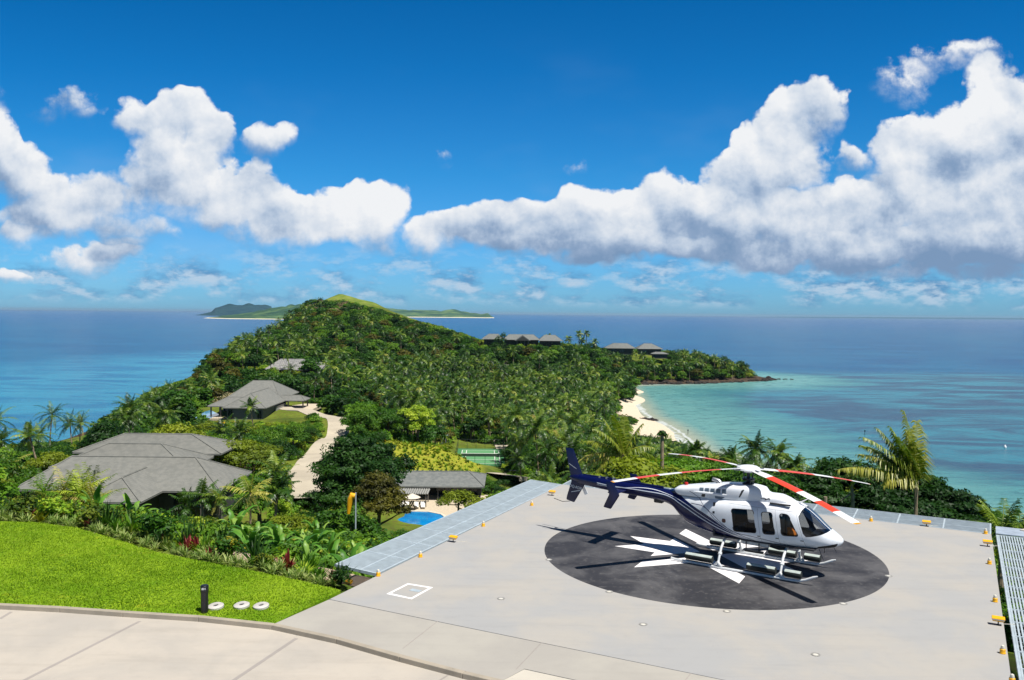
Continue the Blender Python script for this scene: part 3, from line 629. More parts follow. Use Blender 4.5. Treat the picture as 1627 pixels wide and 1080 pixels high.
def patch(mb,tab,P,off,side,nx_=26,nz=10,mi=0,thick=.0):
    xs=[p[0] for p in P]; x0,x1=min(xs),max(xs); rows=[]
    for i in range(nx_+1):
        x=x0+(x1-x0)*(.5-.5*math.cos(math.pi*i/nx_)); x=min(max(x,x0+1e-4),x1-1e-4); r=prange(P,x)
        rows.append([Vector((x,side*(side_y(tab,x,z)+off),z)) for z in [r[0]+(r[1]-r[0])*j/nz for j in range(nz+1)]])
    vs=[v for r in rows for v in r]; m=nz+1
    fs=[(i*m+j,i*m+j+1,(i+1)*m+j+1,(i+1)*m+j) for i in range(nx_) for j in range(nz)]
    mb.add(vs,fs,mi,True)
def ring(mb,tab,P,off,side,wid,mi=0):
    """a flush frame that follows the skin round the opening P"""
    c=Vector((sum(p[0] for p in P)/len(P),sum(p[1] for p in P)/len(P))); Q=[]
    for p in P:
        d=(Vector(p)-c); Q.append((Vector(p)+d.normalized()*wid))
    n=len(P); f=lambda p:Vector((p[0],side*(side_y(tab,p[0],p[1])+off),p[1]))
    vs=[f(p) for p in P]+[f(q) for q in Q]+[Vector((p[0],side*(side_y(tab,p[0],p[1])-.03),p[1])) for p in P]
    mb.add(vs,[(i,(i+1)%n,n+(i+1)%n,n+i) for i in range(n)]+[(i,(i+1)%n,2*n+(i+1)%n,2*n+i) for i in range(n)],mi,True)
WIN=[roundpoly([(-.33,2.04),(.44,2.09),(.57,1.34),(-.23,1.28)],.10),roundpoly([(.72,2.07),(1.08,2.09),(1.21,1.38),(.80,1.35)],.10),roundpoly([(1.33,2.10),(1.62,2.09),(1.97,1.42),(1.42,1.39)],.11)]
WS=[(2.10,2.62),(1.97,2.22),(1.93,2.06),(2.10,1.52),(2.19,1.42),(2.34,1.44),(2.62,1.52),(2.80,1.60),(3.0,1.75),(3.2,2.7)]
# paint: white above, navy below and along the boom, thin stripes between
t=NT('helicopter_paint'); oc=t.n('ShaderNodeTexCoord').outputs['Object']; s3=t.n('ShaderNodeSeparateXYZ'); t.l(oc,s3.inputs[0]); xo,zo=s3.outputs[0],s3.outputs[2]
def curve(pts,x):
    """piecewise curve z(x) as a Float Curve node; x in -7..3.5, z in 0..3"""
    fc=t.n('ShaderNodeFloatCurve'); c=fc.mapping.curves[0]
    P=[((p[0]+7)/10.5,p[1]/3) for p in pts]; c.points[0].location=P[0]; c.points[1].location=P[-1]
    for p in P[1:-1]: c.points.new(*p)
    for q_ in c.points: q_.handle_type='AUTO_CLAMPED'
    fc.mapping.update()
    t.l(t.math('DIVIDE',t.math('ADD',x,7.0),10.5),fc.inputs['Value']); return t.math('MULTIPLY',fc.outputs[0],3.0)
g=curve([(-7,2.6),(-2.9,2.5),(-2.55,2.26),(-1.9,1.95),(-1.1,1.62),(-.5,1.32),(0,1.13),(.5,1.0),(1.0,.9),(3.5,.3)],xo)
navy=t.math('LESS_THAN',zo,g)
s1=curve([(-7,2.32),(-5.4,2.16),(-4,2.14),(-3,2.10),(-2.3,1.86),(-1.4,1.50),(-.6,1.22),(.2,1.02),(.9,.88),(3.5,.3)],xo)
s2_=curve([(-7,2.15),(-5.2,2.12),(-3.8,2.24),(-2.9,2.14),(-2.3,1.98),(-1.6,1.70),(-.8,1.38),(0,1.11),(.7,.93),(3.5,.3)],xo)
def line(s_,w_): return t.math('LESS_THAN',t.math('ABSOLUTE',t.math('SUBTRACT',zo,s_)),w_)
side=t.math('GREATER_THAN',t.math('ABSOLUTE',s3.outputs[1]),.11)
st=t.math('MULTIPLY',t.math('MAXIMUM',line(s1,.016),line(s2_,.010)),side)
st=t.math('MULTIPLY',st,t.math('GREATER_THAN',xo,-5.9))
s4=curve([(-7,2.0),(-2.5,2.44),(-1.2,1.86),(-.6,1.44),(-.2,1.24),(.5,1.18),(1.4,1.07),(2.1,1.0),(2.6,.98),(3.5,.9)],xo)
dl_=t.math('MULTIPLY',line(s4,.011),t.math('GREATER_THAN',xo,-2.0))
s5=curve([(-7,2.0),(-1.5,1.98),(-.9,1.56),(-.3,1.28),(.3,1.08),(.8,.96),(3.5,.5)],xo)
dl_=t.math('MAXIMUM',dl_,t.math('MULTIPLY',line(s5,.012),t.math('GREATER_THAN',xo,-1.9)))
def vl(x0,zlo,zhi,slope=0.,w_=.006):
    d=t.math('ABSOLUTE',t.math('SUBTRACT',t.math('SUBTRACT',xo,x0),t.math('MULTIPLY',t.math('SUBTRACT',zo,1.4),slope)))
    return t.math('MULTIPLY',t.math('LESS_THAN',d,w_),t.math('MULTIPLY',t.math('GREATER_THAN',zo,zlo),t.math('LESS_THAN',zo,zhi)))
seams=t.math('MAXIMUM',vl(.68,.95,2.17,-.14),t.math('MAXIMUM',vl(1.30,.95,2.2,-.16),vl(2.08,.98,2.15,-.30)))
seams=t.math('MAXIMUM',seams,t.math('MULTIPLY',t.math('LESS_THAN',t.math('ABSOLUTE',t.math('SUBTRACT',zo,2.20)),.006),t.math('MULTIPLY',t.math('GREATER_THAN',xo,-.5),t.math('LESS_THAN',xo,1.95))))
white,nav=srgb(224,228,232),srgb(6,16,66)
dirt=t.noise(oc,2.2,5,.65)
c=t.mix(navy,t.mix(t.smooth(dirt,.3,.75),white,srgb(206,210,214)),t.mix(t.smooth(dirt,.3,.7),nav,srgb(8,18,66)))
c=t.mix(t.math('MULTIPLY',dl_,t.math('SUBTRACT',1.,navy)),c,srgb(16,26,70)); c=t.mix(t.math('MULTIPLY',st,navy),c,srgb(205,210,218)); c=t.mix(t.math('MULTIPLY',seams,.55),c,srgb(60,64,70))
t.surf(t.pbsdf(c,.3,spec=.35,Coat_Weight=.25,Coat_Roughness=.08)); paint=t.mat
black=pmat('black_trim',srgb(22,23,26),.4); dkmetal=pmat('dark_metal',srgb(52,54,58),.4,metal=.7); alu=pmat('bare_metal',srgb(150,152,155),.35,metal=.8)
cabin_in=pmat('cabin_lining',srgb(46,46,50),.8); seatm=pmat('seat_leather',srgb(120,112,100),.6); whitep=pmat('white_gloss_paint',srgb(222,224,226),.3); navp=pmat('navy_gloss_paint',srgb(8,16,62),.35)
t=NT('cabin_glass'); gl_=t.n('ShaderNodeBsdfGlossy'); gl_.inputs['Roughness'].default_value=.02; tp=t.n('ShaderNodeBsdfTransparent'); tp.inputs[0].default_value=(.52,.55,.58,1)
fr_=t.n('ShaderNodeFresnel'); fr_.inputs[0].default_value=1.5; ms=t.n('ShaderNodeMixShader'); t.l(t.math('MULTIPLY',fr_.outputs[0],.5),ms.inputs[0]); t.l(tp.outputs[0],ms.inputs[1]); t.l(gl_.outputs[0],ms.inputs[2]); t.surf(ms); glass=t.mat
# hull with real openings: outer skin minus inner skin minus window prisms
outer=loft(FS,64).build('fuselage',[paint,cabin_in])
inner=loft(FS,48,off=.045,x0=-1.1,x1=3.0).build('cut',[cabin_in])
def cutter(P,y0,y1):
    mb=MB(); n=len(P); vs=[(p[0],y0,p[1]) for p in P]+[(p[0],y1,p[1]) for p in P]
    mb.add(vs,[tuple(range(n-1,-1,-1)),tuple(range(n,2*n))]+[(i,(i+1)%n,n+(i+1)%n,n+i) for i in range(n)]); return mb.build('cut',[cabin_in])
cuts=[inner]+[cutter(P,-1.3,1.3) for P in WIN]+[cutter(WS,.028,1.3),cutter(WS,-1.3,-.028)]
for c_o in cuts:
    m=outer.modifiers.new('b','BOOLEAN'); m.operation='DIFFERENCE'; m.solver='EXACT'; m.object=c_o
dg=bpy.context.evaluated_depsgraph_get(); hull=bpy.data.meshes.new_from_object(outer.evaluated_get(dg))
outer.modifiers.clear(); outer.data=hull; hull.set_sharp_from_angle(angle=R(32)); outer.parent=heli
for c_o in cuts: bpy.data.objects.remove(c_o)
for s in (-1,1):
    for k,P in enumerate(WIN):
        mb=MB(); ring(mb,FS,P,.004,s,.022); f=mb.build('window_frame',black,heli)
        mb=MB(); patch(mb,FS,P,-.012,s); mb.build('window',glass,heli)
    # chin window and belly details
    mb=MB(); patch(mb,FS,roundpoly([(2.50,1.10),(3.13,1.27),(3.05,1.13),(2.55,1.015)],.05),.004,s); mb.build('chin_window',black,heli)
# windscreen follows the nose skin, port and starboard halves
mb=MB()
for s in (-1,1):
    rows=[]
    for i in range(31):
        x=1.935+(2.86-1.935)*i/30; r=prange(WS,x); lo=r[0] if r else 1.64
        zb,zt,w_,n=[float(np.interp(x,FS[:,0],FS[:,k])) for k in (1,2,3,4)]; zc=(zb+zt)/2; h=(zt-zb)/2
        hi=min(r[1],zt)
        al=math.asin(min(1,max(0,(lo-zc)/h))**(n/2)) if lo<zt else math.pi/2
        ah=math.asin(min(1,max(0,(hi-zc)/h))**(n/2)) if hi<zt else math.pi/2-.004
        row=[]
        for j in range(15):
            a=al+(ah-al)*j/14; v=sec(FS,x,a,.010); v.y=abs(v.y)*s; row.append(v)
        rows.append(row)
    mb.add([v for r in rows for v in r],[(i*15+j,i*15+j+1,(i+1)*15+j+1,(i+1)*15+j) for i in range(30) for j in range(14)],0,True)
mb.build('windscreen',glass,heli)
# cabin interior
mb=MB(); mb.box((-1.0,-.66,.98),(2.45,.66,1.03)); mb.box((2.28,-.42,1.03),(2.52,.42,1.50)); mb.box((-1.02,-.66,1.03),(-.95,.66,2.15))
mb.build('cabin_floor',cabin_in,heli)
def seat(x,y,facing,col=seatm):
    mb=MB(); f=facing; mb.box((x-.22,y-.2,1.03),(x+.22,y+.2,1.32)); b0,b1=(x-.30*f,x-.20*f); mb.box((min(b0,b1),y-.2,1.2),(max(b0,b1),y+.2,1.92)); return mb.build('seat',col,heli,bevel=.04)
for x,y,f in ((1.55,-.36,1),(1.55,.36,1),(.95,-.36,-1),(.95,.36,-1),(-.45,-.42,1),(-.45,.0,1),(-.45,.42,1)): seat(x,y,f)
mb=MB(); mb.lathe([(0,1.33),(.13,1.34),(.16,1.42),(.12,1.52),(.06,1.57),(0,1.58)],10,c=(1.68,-.5,0)); mb.lathe([(0,1.45),(.09,1.47),(.10,1.60),(0,1.64)],8,c=(1.60,-.42,0))
lv=mb.build('life_vest',pmat('orange_cloth',srgb(238,130,20),.8)); lv.location=(HX,HY,.008); lv.rotation_euler=(0,0,HYAW); tag(lv,'bundled orange life vest on the front seat inside the helicopter','life vest')
# engine cowling
cw=loft(CS,44).build('engine_cowling',paint,heli)
vent=pmat('vent_mesh',srgb(88,104,118),.5)
for s in (-1,1):
    for k in range(5):
        x=-1.62+k*.215; mb=MB(); patch(mb,CS,[(x,2.445+k*.008),(x+.155,2.45+k*.008),(x+.155,2.585+k*.014),(x,2.57+k*.014)],.004,s,4,3); mb.build('vent',vent,cw)
    mb=MB(); patch(mb,CS,[(-.16,2.42),(-.10,2.42),(.03,2.70),(-.05,2.70)],.005,s,6,5); mb.build('air_intake',black,cw)
    mb=MB(); patch(mb,CS,[(-1.02,2.27),(-.78,2.25),(-.66,2.36),(-1.02,2.36)],.005,s,5,3); mb.build('vent',vent,cw)
    mb=MB(); patch(mb,CS,[(-2.45,2.155),(1.66,2.30),(1.66,2.322),(-2.45,2.18)],.006,s,40,2); mb.build('cowling_seam',black,cw)
    mb=MB(); patch(mb,CS,roundpoly([(-1.55,2.26),(-1.40,2.26),(-1.38,2.38),(-1.50,2.38)],.03),.006,s,6,3); mb.build('exhaust_port',black,cw)
    # cowling bulge (intake lip) and the small fairing along the side
    mb=MB(); mb.tube([(-1.85,s*.43,2.40),(-1.6,s*.47,2.41),(-1.2,s*.49,2.42),(-.7,s*.50,2.44),(-.5,s*.49,2.45)],[.02,.045,.05,.045,.015],8); mb.build('side_fairing',paint,cw)
mb=MB(); mb.tube([(-1.0,0,2.72),(-1.08,0,2.80),(-1.30,0,2.85)],[.08,.09,.075],12); mb.build('exhaust_stack',alu,cw)
mb=MB(); mb.lathe([(.05,2.95),(.05,2.74)],6,c=(-1.9,0,-.36)) if 0 else None; mb.lathe([(0,2.50),(.07,2.52),(.07,2.60),(0,2.63)],8,c=(-2.3,.0,0)); mb.build('beacon',pmat('red_lens',srgb(170,30,25),.3),cw)
# mast, swash plate, hub
mb=MB(); mb.lathe([(.21,2.78),(.20,2.86),(.12,2.90),(.06,2.92),(.055,3.42)],16); mb.lathe([(.20,2.97),(.22,3.0),(.20,3.05),(.06,3.06)],16)
for k in range(4):
    a=R(-160+45-90*k); mb.tube([(.18*math.cos(a),.18*math.sin(a),3.0),(.26*math.cos(a),.26*math.sin(a),3.30)],.016,6)
for y in (-.2,0,.2): mb.tube([(.10,y,2.8),(.16,y,3.0)],.02,6)
mb.build('rotor_mast',dkmetal,heli)
TH0=R(-159.9)-HYAW; HZ=3.30
hubm=MB(); hubm.lathe([(.42,3.34),(.40,3.40),(.30,3.455),(.15,3.485),(.0,3.49)],28); hubm.lathe([(.0,3.24),(.2,3.25),(.22,3.33),(.41,3.335)],20)
hubp=hubm.build('rotor_hub',whitep,heli)
# disc tilt found from the photograph, in world axes
TX,TY=-.075,.012
t=NT('rotor_blade_paint'); u=t.n('ShaderNodeAttribute',attribute_name='span').outputs['Fac']
rp=t.n('ShaderNodeValToRGB'); rp.color_ramp.interpolation='CONSTANT'; e=rp.color_ramp.elements; wh=srgb(222,224,224); rd=srgb(214,70,40)
e[0].position=0; e[0].color=wh; e[1].position=.22; e[1].color=rd
for p_,c_2 in ((.515,wh),(.675,rd),(.83,wh),(.985,srgb(214,150,40))): x=e.new(p_); x.color=c_2
t.l(u,rp.inputs[0]); t.surf(t.pbsdf(rp.outputs[0],.35,spec=.5)); bladem=t.mat
def blade(k):
    a=TH0-k*math.pi/2; wa=a+HYAW; d=Vector((math.cos(a),math.sin(a),0)); n=Vector((-d.y,d.x,0))
    sl=TX*math.cos(wa)+TY*math.sin(wa); vs=[];sp_=[]; N=40
    for i in range(N+1):
        u=i/N; r=.30+u*(5.335-.30); q=r/5.335; z=HZ+.08-.52*(.35*q+.65*q*q)+sl*r
        ch=.11 if q<.10 else (.11+.025*(q-.10)/.05*1 if q<.15 else .135); th_=.04 if q<.10 else .018
        tw=R(8-7*q); tip=1 if q<.985 else .55
        for cx_,cz in ((-1.15*tip,0),(-.5,.9),(.3,1.),(1.0*tip,.35),(1.15*tip,0),(1.,-.3),(.3,-.8),(-.5,-.8)):
            yy=cx_*ch; zz=cz*th_*.6; vs.append(d*r+n*(yy*math.cos(tw)-zz*math.sin(tw))+Vector((0,0,z+yy*math.sin(tw)+zz*math.cos(tw)))); sp_.append(q)
    m=8; fs=[(i*m+j,i*m+(j+1)%m,(i+1)*m+(j+1)%m,(i+1)*m+j) for i in range(N) for j in range(m)]
    mb=MB(); mb.add(vs,fs,0,True); mb.add([vs[j] for j in range(m)],[tuple(range(m))]); mb.add([vs[N*m+j] for j in range(m)],[tuple(range(m))]); sp_+= [0]*m+[1]*m
    me=mb.mesh('rotor_blade',bladem); at_=me.attributes.new('span','FLOAT','POINT'); at_.data.foreach_set('value',sp_)
    b=link('rotor_blade',me,heli)
    mb=MB(); p0=d*.12+Vector((0,0,HZ+.04)); p1=d*.62+Vector((0,0,HZ+.05+sl*.62)); mb.tube([p0,d*.35+Vector((0,0,HZ+.045+sl*.35)),p1],[.075,.085,.06],8,flat=.7); mb.build('blade_grip',alu,b)
for k in range(4): blade(k)
# tail: fin, stabiliser with end plates, tail rotor
def plate(P,y,th_,name,m,par=heli,roundr=.05):
    Q=roundpoly(P,roundr,3); mb=MB(); n=len(Q); c=Vector((sum(q[0] for q in Q)/n,sum(q[1] for q in Q)/n))
    ins=[tuple(c+(Vector(q)-c)*.86) for q in Q]
    vs=[(q[0],y,q[1]) for q in Q]+[(q[0],y-th_,q[1]) for q in ins]+[(q[0],y+th_,q[1]) for q in ins]
    mb.add(vs,[(i,(i+1)%n,n+(i+1)%n,n+i) for i in range(n)]+[((i+1)%n,i,2*n+i,2*n+(i+1)%n) for i in range(n)]+[tuple(range(n,2*n)),tuple(range(3*n-1,2*n-1,-1))],0,True)
    return mb.build(name,m,par)
fin=plate([(-7.44,3.40),(-7.08,3.40),(-6.66,2.44),(-6.52,2.05),(-7.01,1.25),(-7.38,1.33),(-7.14,2.05),(-7.20,2.40)],0,.035,'tail_fin',navp)
tail=MB(); tail.tube([(-6.7,0,2.22),(-7.0,0,2.25),(-7.22,0,2.27)],[.17,.13,.04],14); tail.build('tail_cone',navp,heli)
mb=MB(); mb.prism([(-5.02,-.98),(-4.62,-.98),(-4.62,.98),(-5.02,.98)],2.04,2.085); mb.build('stabiliser',navp,heli,bevel=.015)
for s in (-1,1): plate([(-5.10,2.48),(-4.78,2.48),(-4.50,2.02),(-4.86,1.46),(-5.18,1.50),(-4.93,2.02)],s*1.0,.022,'end_plate',navp)
mb=MB(); mb.box((-3.55,-.10,1.72),(-3.2,.10,1.9)); mb.build('belly_box',black,heli,bevel=.03)
mb=MB(); mb.lathe([(0,0),(.06,.02),(.06,.12),(0,.14)],10); tr=mb.build('tail_rotor_hub',dkmetal,heli); tr.matrix_parent_inverse=Matrix(); tr.location=(-7.0,.14,2.30); tr.rotation_euler=(R(-90),0,0)
for a in (R(118),R(298)):
    mb=MB(); d=Vector((math.cos(a),0,math.sin(a))); n=Vector((-d.z,0,d.x)); vs=[]
    for r,w_ in ((.08,.03),(.2,.075),(.82,.075)):
        for q_ in (-1,1): vs.append(Vector((-7.0,.27,2.30))+d*r+n*w_*q_); 
        for q_ in (1,-1): vs.append(Vector((-7.0,.285,2.30))+d*r+n*w_*q_)
    mb.add(vs,[(0,1,2,3),(8,11,10,9)]+[(i*4+j,i*4+(j+1)%4,(i+1)*4+(j+1)%4,(i+1)*4+j) for i in range(2) for j in range(4)]); mb.build('tail_rotor_blade',whitep,heli)
mb=MB(); mb.tube([(-6.6,.0,2.40),(-5.0,0,2.37),(-3.2,0,2.31)],.045,8); mb.build('drive_shaft_cover',navp,heli)
for x in (-5.9,-5.6,-5.3):
    mb=MB(); mb.box((x,-.055,2.36),(x+.07,.055,2.43)); mb.build('cover_clamp',alu,heli)
mb=MB(); mb.tube([(-7.2,0,1.28),(-7.55,0,1.22),(-7.95,0,1.30)],.012,6); mb.build('tail_skid',dkmetal,heli)
# registration on the fin and below the windows
def text(body,size,loc,rot,m,par,name='lettering',depth=.003):
    cu=bpy.data.curves.new(name,'FONT'); cu.body=body; cu.size=size; cu.extrude=depth; cu.align_x='CENTER'; cu.align_y='CENTER'
    o=bpy.data.objects.new(name,cu); COL.objects.link(o); dg=bpy.context.evaluated_depsgraph_get(); me=bpy.data.meshes.new_from_object(o.evaluated_get(dg)); bpy.data.objects.remove(o)
    me.materials.clear(); me.materials.append(m); o=link(name,me,par); o.location=loc; o.rotation_euler=rot; return o
text('DQ-RDR',.15,(-6.93,-.040,1.88),(R(90),R(8),0),whitep,fin)
for q_ in ([(-7.12,-.0385,1.66),(-6.72,-.0385,1.76),(-6.72,-.0385,1.785),(-7.12,-.0385,1.685)],[(-7.25,-.0385,2.78),(-6.9,-.0385,2.60),(-6.9,-.0385,2.62),(-7.25,-.0385,2.80)]):
    mb=MB(); mb.add(q_,[(0,1,2,3)]); mb.build('fin_stripe',whitep,fin)
mb=MB()
for k,(a,b) in enumerate((((.60,2.475),(.72,2.50)),((.70,2.50),(.82,2.46)),((.74,2.44),(.90,2.50)),((.84,2.51),(.92,2.46)))):
    pa=Vector((a[0],-side_y(CS,*a)-.006,a[1])); pb=Vector((b[0],-side_y(CS,*b)-.006,b[1])); mb.tube([pa,pb],.012,4)
mb.build('bird_emblem',black,cw)
for x,z in ((.60,1.22),(1.22,1.24),(2.02,1.26)):
    for s in (-1,1):
        mb=MB(); patch(mb,FS,[(x,z),(x+.10,z),(x+.10,z+.03),(x,z+.03)],.008,s,3,2); mb.build('door_handle',black,heli)
# wire cutter, aerials, pitot
mb=MB(); mb.tube([(1.70,0,2.38),(1.86,0,2.44),(2.05,0,2.56),(2.28,0,2.64)],[.06,.05,.03,.008],8,flat=.5); mb.build('wire_cutter',whitep,heli)
for P_,r_ in (([(1.80,0,2.40),(1.62,0,2.78)],.008),([(2.62,.05,1.02),(2.62,.05,.80)],.012),([(2.5,-.2,.99),(2.62,-.2,.70),(2.66,-.2,.62)],.01),([(2.9,.0,1.1),(3.02,0,.9)],.008)):
    mb=MB(); mb.tube(P_,r_,5); mb.build('aerial',dkmetal,heli)
mb=MB(); mb.box((.95,-.62,2.355),(1.65,-.52,2.40)); mb.build('roof_step',black,heli,bevel=.012)
# belly equipment: cross tubes, skids, packed floats
fl_side=pmat('float_cover',srgb(24,30,28),.75,bump=.4,bscale=30); fl_top=pmat('float_flap',srgb(168,178,172),.7); skidp=pmat('skid_paint',srgb(205,208,208),.4)
for s in (-1,1):
    Y=s*1.17
    mb=MB(); mb.tube([(-2.35,Y,.10),(-2.2,Y,.07),(-1.0,Y,.06),(1.5,Y,.06),(2.1,Y,.07),(2.35,Y,.15),(2.6,Y,.28),(2.72,Y,.33)],[.035,.042,.045,.045,.045,.045,.04,.02],10)
    sk=mb.build('skid',skidp,heli)
    mb=MB(); mb.tube([(-1.8,Y,.12),(-.7,Y,.12),(.4,Y,.12),(1.45,Y,.12)],.018,6); mb.build('step_rail',dkmetal,sk)
    for x0,x1 in ((-1.80,-.80),(.40,1.38),(1.66,2.22)):
        m2=MB(); m2.tube([(x0,Y-s*.0,.27),(x0+.04,Y,.27),(x1-.04,Y,.27),(x1,Y,.27)],[.10,.12,.12,.10],14)
        fb=m2.build('float_bag',fl_side,sk)
        m2=MB(); n=8; vs=[]
        for x in (x0+.02,x1-.02):
            for j in range(n+1): a=R(35+110*j/n); vs.append((x,Y+.127*math.cos(a),.27+.127*math.sin(a)))
        m2.add(vs,[(j,j+1,n+2+j,n+1+j) for j in range(n)],0,True); m2.build('float_flap',fl_top,fb)
    for x in (-.62,1.52):
        mb=MB(); mb.tube([(x,s*.30,.93),(x,s*.62,.86),(x,s*.88,.66),(x,s*1.08,.34),(x,Y,.10)],[.04,.045,.045,.04,.045],10)
        mb.tube([(x-.14,Y,.10),(x-.05,Y,.17),(x,Y,.24),(x+.05,Y,.17),(x+.14,Y,.10)],[.03,.05,.05,.05,.03],8); mb.tube([(x,s*.95,.52),(x,s*1.0,.46)],.07,8)
        mb.build('cross_tube',skidp,heli)
mb=MB(); mb.box((-.62-.045,-.32,.89),(-.62+.045,.32,.95)); mb.box((1.475,-.32,.89),(1.565,.32,.95)); mb.box((-.1,-.3,.76),(.85,.3,.90)); mb.build('belly_fairing',skidp,heli,bevel=.03)
mb=MB(); mb.tube([(.1,-.4,.9),(.1,-.4,.62)],.02,6); mb.tube([(.55,-.4,.9),(.55,-.4,.60)],.02,6); mb.box((0,-.48,.58),(.7,-.32,.62)); mb.tube([(.9,-.25,.85),(1.2,-.25,.80),(1.45,-.25,.84)],.07,8); mb.build('boarding_step',black,heli)
mb=MB(); mb.tube([(1.55,.1,.88),(1.95,.1,.86)],.09,10); mb.build('landing_light',alu,heli)
mb=MB(); patch(mb,FS,roundpoly([(-.66,1.52),(-.52,1.52),(-.52,1.66),(-.66,1.66)],.05),.004,-1,6,4); mb.build('fuel_cap',pmat('fuel_cap_brown',srgb(70,40,34),.5),heli)
mb=MB(); patch(mb,FS,[(-1.02,1.78),(-.94,1.78),(-.94,1.86),(-1.02,1.86)],.004,-1,3,3); mb.build('service_port',dkmetal,heli)
# ---------------------------------------------------------------- buildings
def roofmat(name,c1,c2,rib=0):
    t=NT(name); oc=t.n('ShaderNodeTexCoord').outputs['Object']; a=t.noise(oc,1.4,4,.6); b=t.noise(t.mapping(oc,(1,3,6)),2.6,3,.6)
    c=t.mix(t.smooth(a,.35,.65),c1,c2); c=t.mix(t.math('MULTIPLY',t.smooth(b,.45,.7),.2),c,tuple(x*.75 for x in c1[:3])+(1,))
    h=t.n('ShaderNodeTexWave'); t.l(t.mapping(oc,(1,1,1),rot=(0,0,0)),h.inputs[0]); h.bands_direction='Z'; h.inputs['Scale'].default_value=2.2
    c=t.mix(t.math('MULTIPLY',h.outputs['Fac'],.10),c,tuple(x*.6 for x in c1[:3])+(1,))
    return t.surf(t.pbsdf(c,.8,spec=.25,normal=t.bump(h.outputs['Fac'],.4,.03)))
roof_g=roofmat('grey_shingle',srgb(112,113,108),srgb(124,124,118)); roof_d=roofmat('dark_shingle',srgb(104,108,106),srgb(122,124,120)); roof_m=roofmat('weathered_roof',srgb(120,120,120),srgb(150,148,144))
wall_d=pmat('dark_timber_wall',srgb(58,60,58),.85,bump=.3); wall_g=pmat('grey_render_wall',srgb(98,100,100),.85); postm=pmat('post_timber',srgb(96,92,86),.8); glassd=pmat('dark_window_glass',srgb(26,34,40),.12,var=.3)
fascia=pmat('fascia_grey',srgb(70,72,72),.7); stonew=pmat('dark_stone_wall',srgb(58,54,50),.95,var=.5,scale=2.5,bump=.8,bscale=4)
deckc=pmat('pale_paving',srgb(190,176,152),.9,world=True); white_s=pmat('white_cloth',srgb(225,222,215),.8)
def hip(mb,x0,x1,y0,y1,ze,zr,rx0,rx1,ry=None,over=0,th=.22,gable=(0,0)):
    """hipped roof over a rectangle: eaves at ze, ridge at zr from rx0 to rx1 (or along y if ry)"""
    if ry is None:
        ym=(y0+y1)/2; r0,r1=(rx0,ym,zr),(rx1,ym,zr)
        e=[(x0,y0,ze),(x1,y0,ze),(x1,y1,ze),(x0,y1,ze)]; vs=e+[r0,r1]; fs=[(0,1,5,4),(1,2,5),(2,3,4,5),(3,0,4)]
    else:
        xm=(x0+x1)/2; r0,r1=(xm,ry[0],zr),(xm,ry[1],zr)
        e=[(x0,y0,ze),(x1,y0,ze),(x1,y1,ze),(x0,y1,ze)]; vs=e+[r0,r1]; fs=[(0,1,4),(1,2,5,4),(2,3,5),(3,0,4,5)]
    lo=[(a,b,c-th) for a,b,c in e]; n=6
    cap=.10
    def rdg(a,b):
        a,b=Vector(a),Vector(b); mb.tube([a+Vector((0,0,.03)),b+Vector((0,0,.03))],[cap,cap],5,mi=0)
    for (i,j) in {'x':[(4,5),(0,4),(3,4),(1,5),(2,5)],'y':[(4,5),(0,4),(1,4),(2,5),(3,5)]}['x' if ry is None else 'y']: rdg(vs[i],vs[j])
    vs=vs+lo; fs=fs+[(0,6,7,1),(1,7,8,2),(2,8,9,3),(3,9,6,0),(6,9,8,7)]
    return mb.add(vs,fs)
def house(name,label,ox,oy,cat='house',group=None): return empty(name,(ox,oy,0),0,label,cat,group)
def part(name,mb,m,par,bevel=0):
    o=mb.build(name,m,par,bevel=bevel); o.matrix_parent_inverse=Matrix(); o.location=(-par.location.x,-par.location.y,-par.location.z); return o
def BX(a,b): mb=MB(); mb.box(a,b); return mb
def windows(par,rects,m=glassd,fm=fascia):
    """rects: (x0,x1,y,z0,z1) facing the camera, each its own part with a frame"""
    for x0,x1,y,z0,z1 in rects:
        w_=part('window',BX((x0,y-.03,z0),(x1,y+.02,z1)),m,par)
        mb=MB(); mb.box((x0-.06,y-.06,z0-.06),(x0,y+.02,z1+.06)); mb.box((x1,y-.06,z0-.06),(x1+.06,y+.02,z1+.06)); mb.box((x0,y-.06,z1),(x1,y+.02,z1+.06)); mb.box((x0,y-.06,z0-.06),(x1,y+.02,z0)); mb.box(((x0+x1)/2-.03,y-.05,z0),((x0+x1)/2+.03,y+.02,z1))
        f=mb.build('frame',fm,w_); f.location=(0,0,0)
# big house, bottom left
ZE=-12.15
h=house('grey_roofed_house','large house under three stacked grey hipped roofs behind the banana plants at lower left',-45,105)
mb=MB(); hip(mb,-57.6,-33.6,99,111,ZE,-9.26,-53.8,-38.7); hip(mb,-47.5,-40.3,93,105,ZE-.02,-10.2,0,0,ry=(96.6,103)); part('roof',mb,roof_g,h)
mb=MB(); hip(mb,-60,-42,111,121,ZE+.3,-9.36,-54.5,-47.4); part('rear_roof',mb,roof_g,h)
mb=MB(); hip(mb,-62,-41,121,131,ZE+.7,-9.45,-56.8,-47.0); part('rear_roof',mb,roof_g,h)
part('wall',BX((-57,100.2,-16.5),(-34,110,ZE-.23)),wall_d,h); part('wall',BX((-46.5,94.2,-16.5),(-41.2,100.1,ZE-.25)),wall_d,h); part('wall',BX((-59,111.5,-17),(-43,130,ZE)),wall_d,h)
windows(h,[(-39.5+i*1.9,-38+i*1.9,100.15,-15.1,-12.8) for i in range(3)]+[(-45.6,-42.2,94.15,-15.2,-12.9),(-55.5,-53,100.15,-15,-12.9),(-52,-49.5,100.15,-15,-12.9)])
for x in (-33.6,-36): part('post',BX((x-.12,99.5,-16),(x+.12,99.74,ZE-.23)),postm,h)
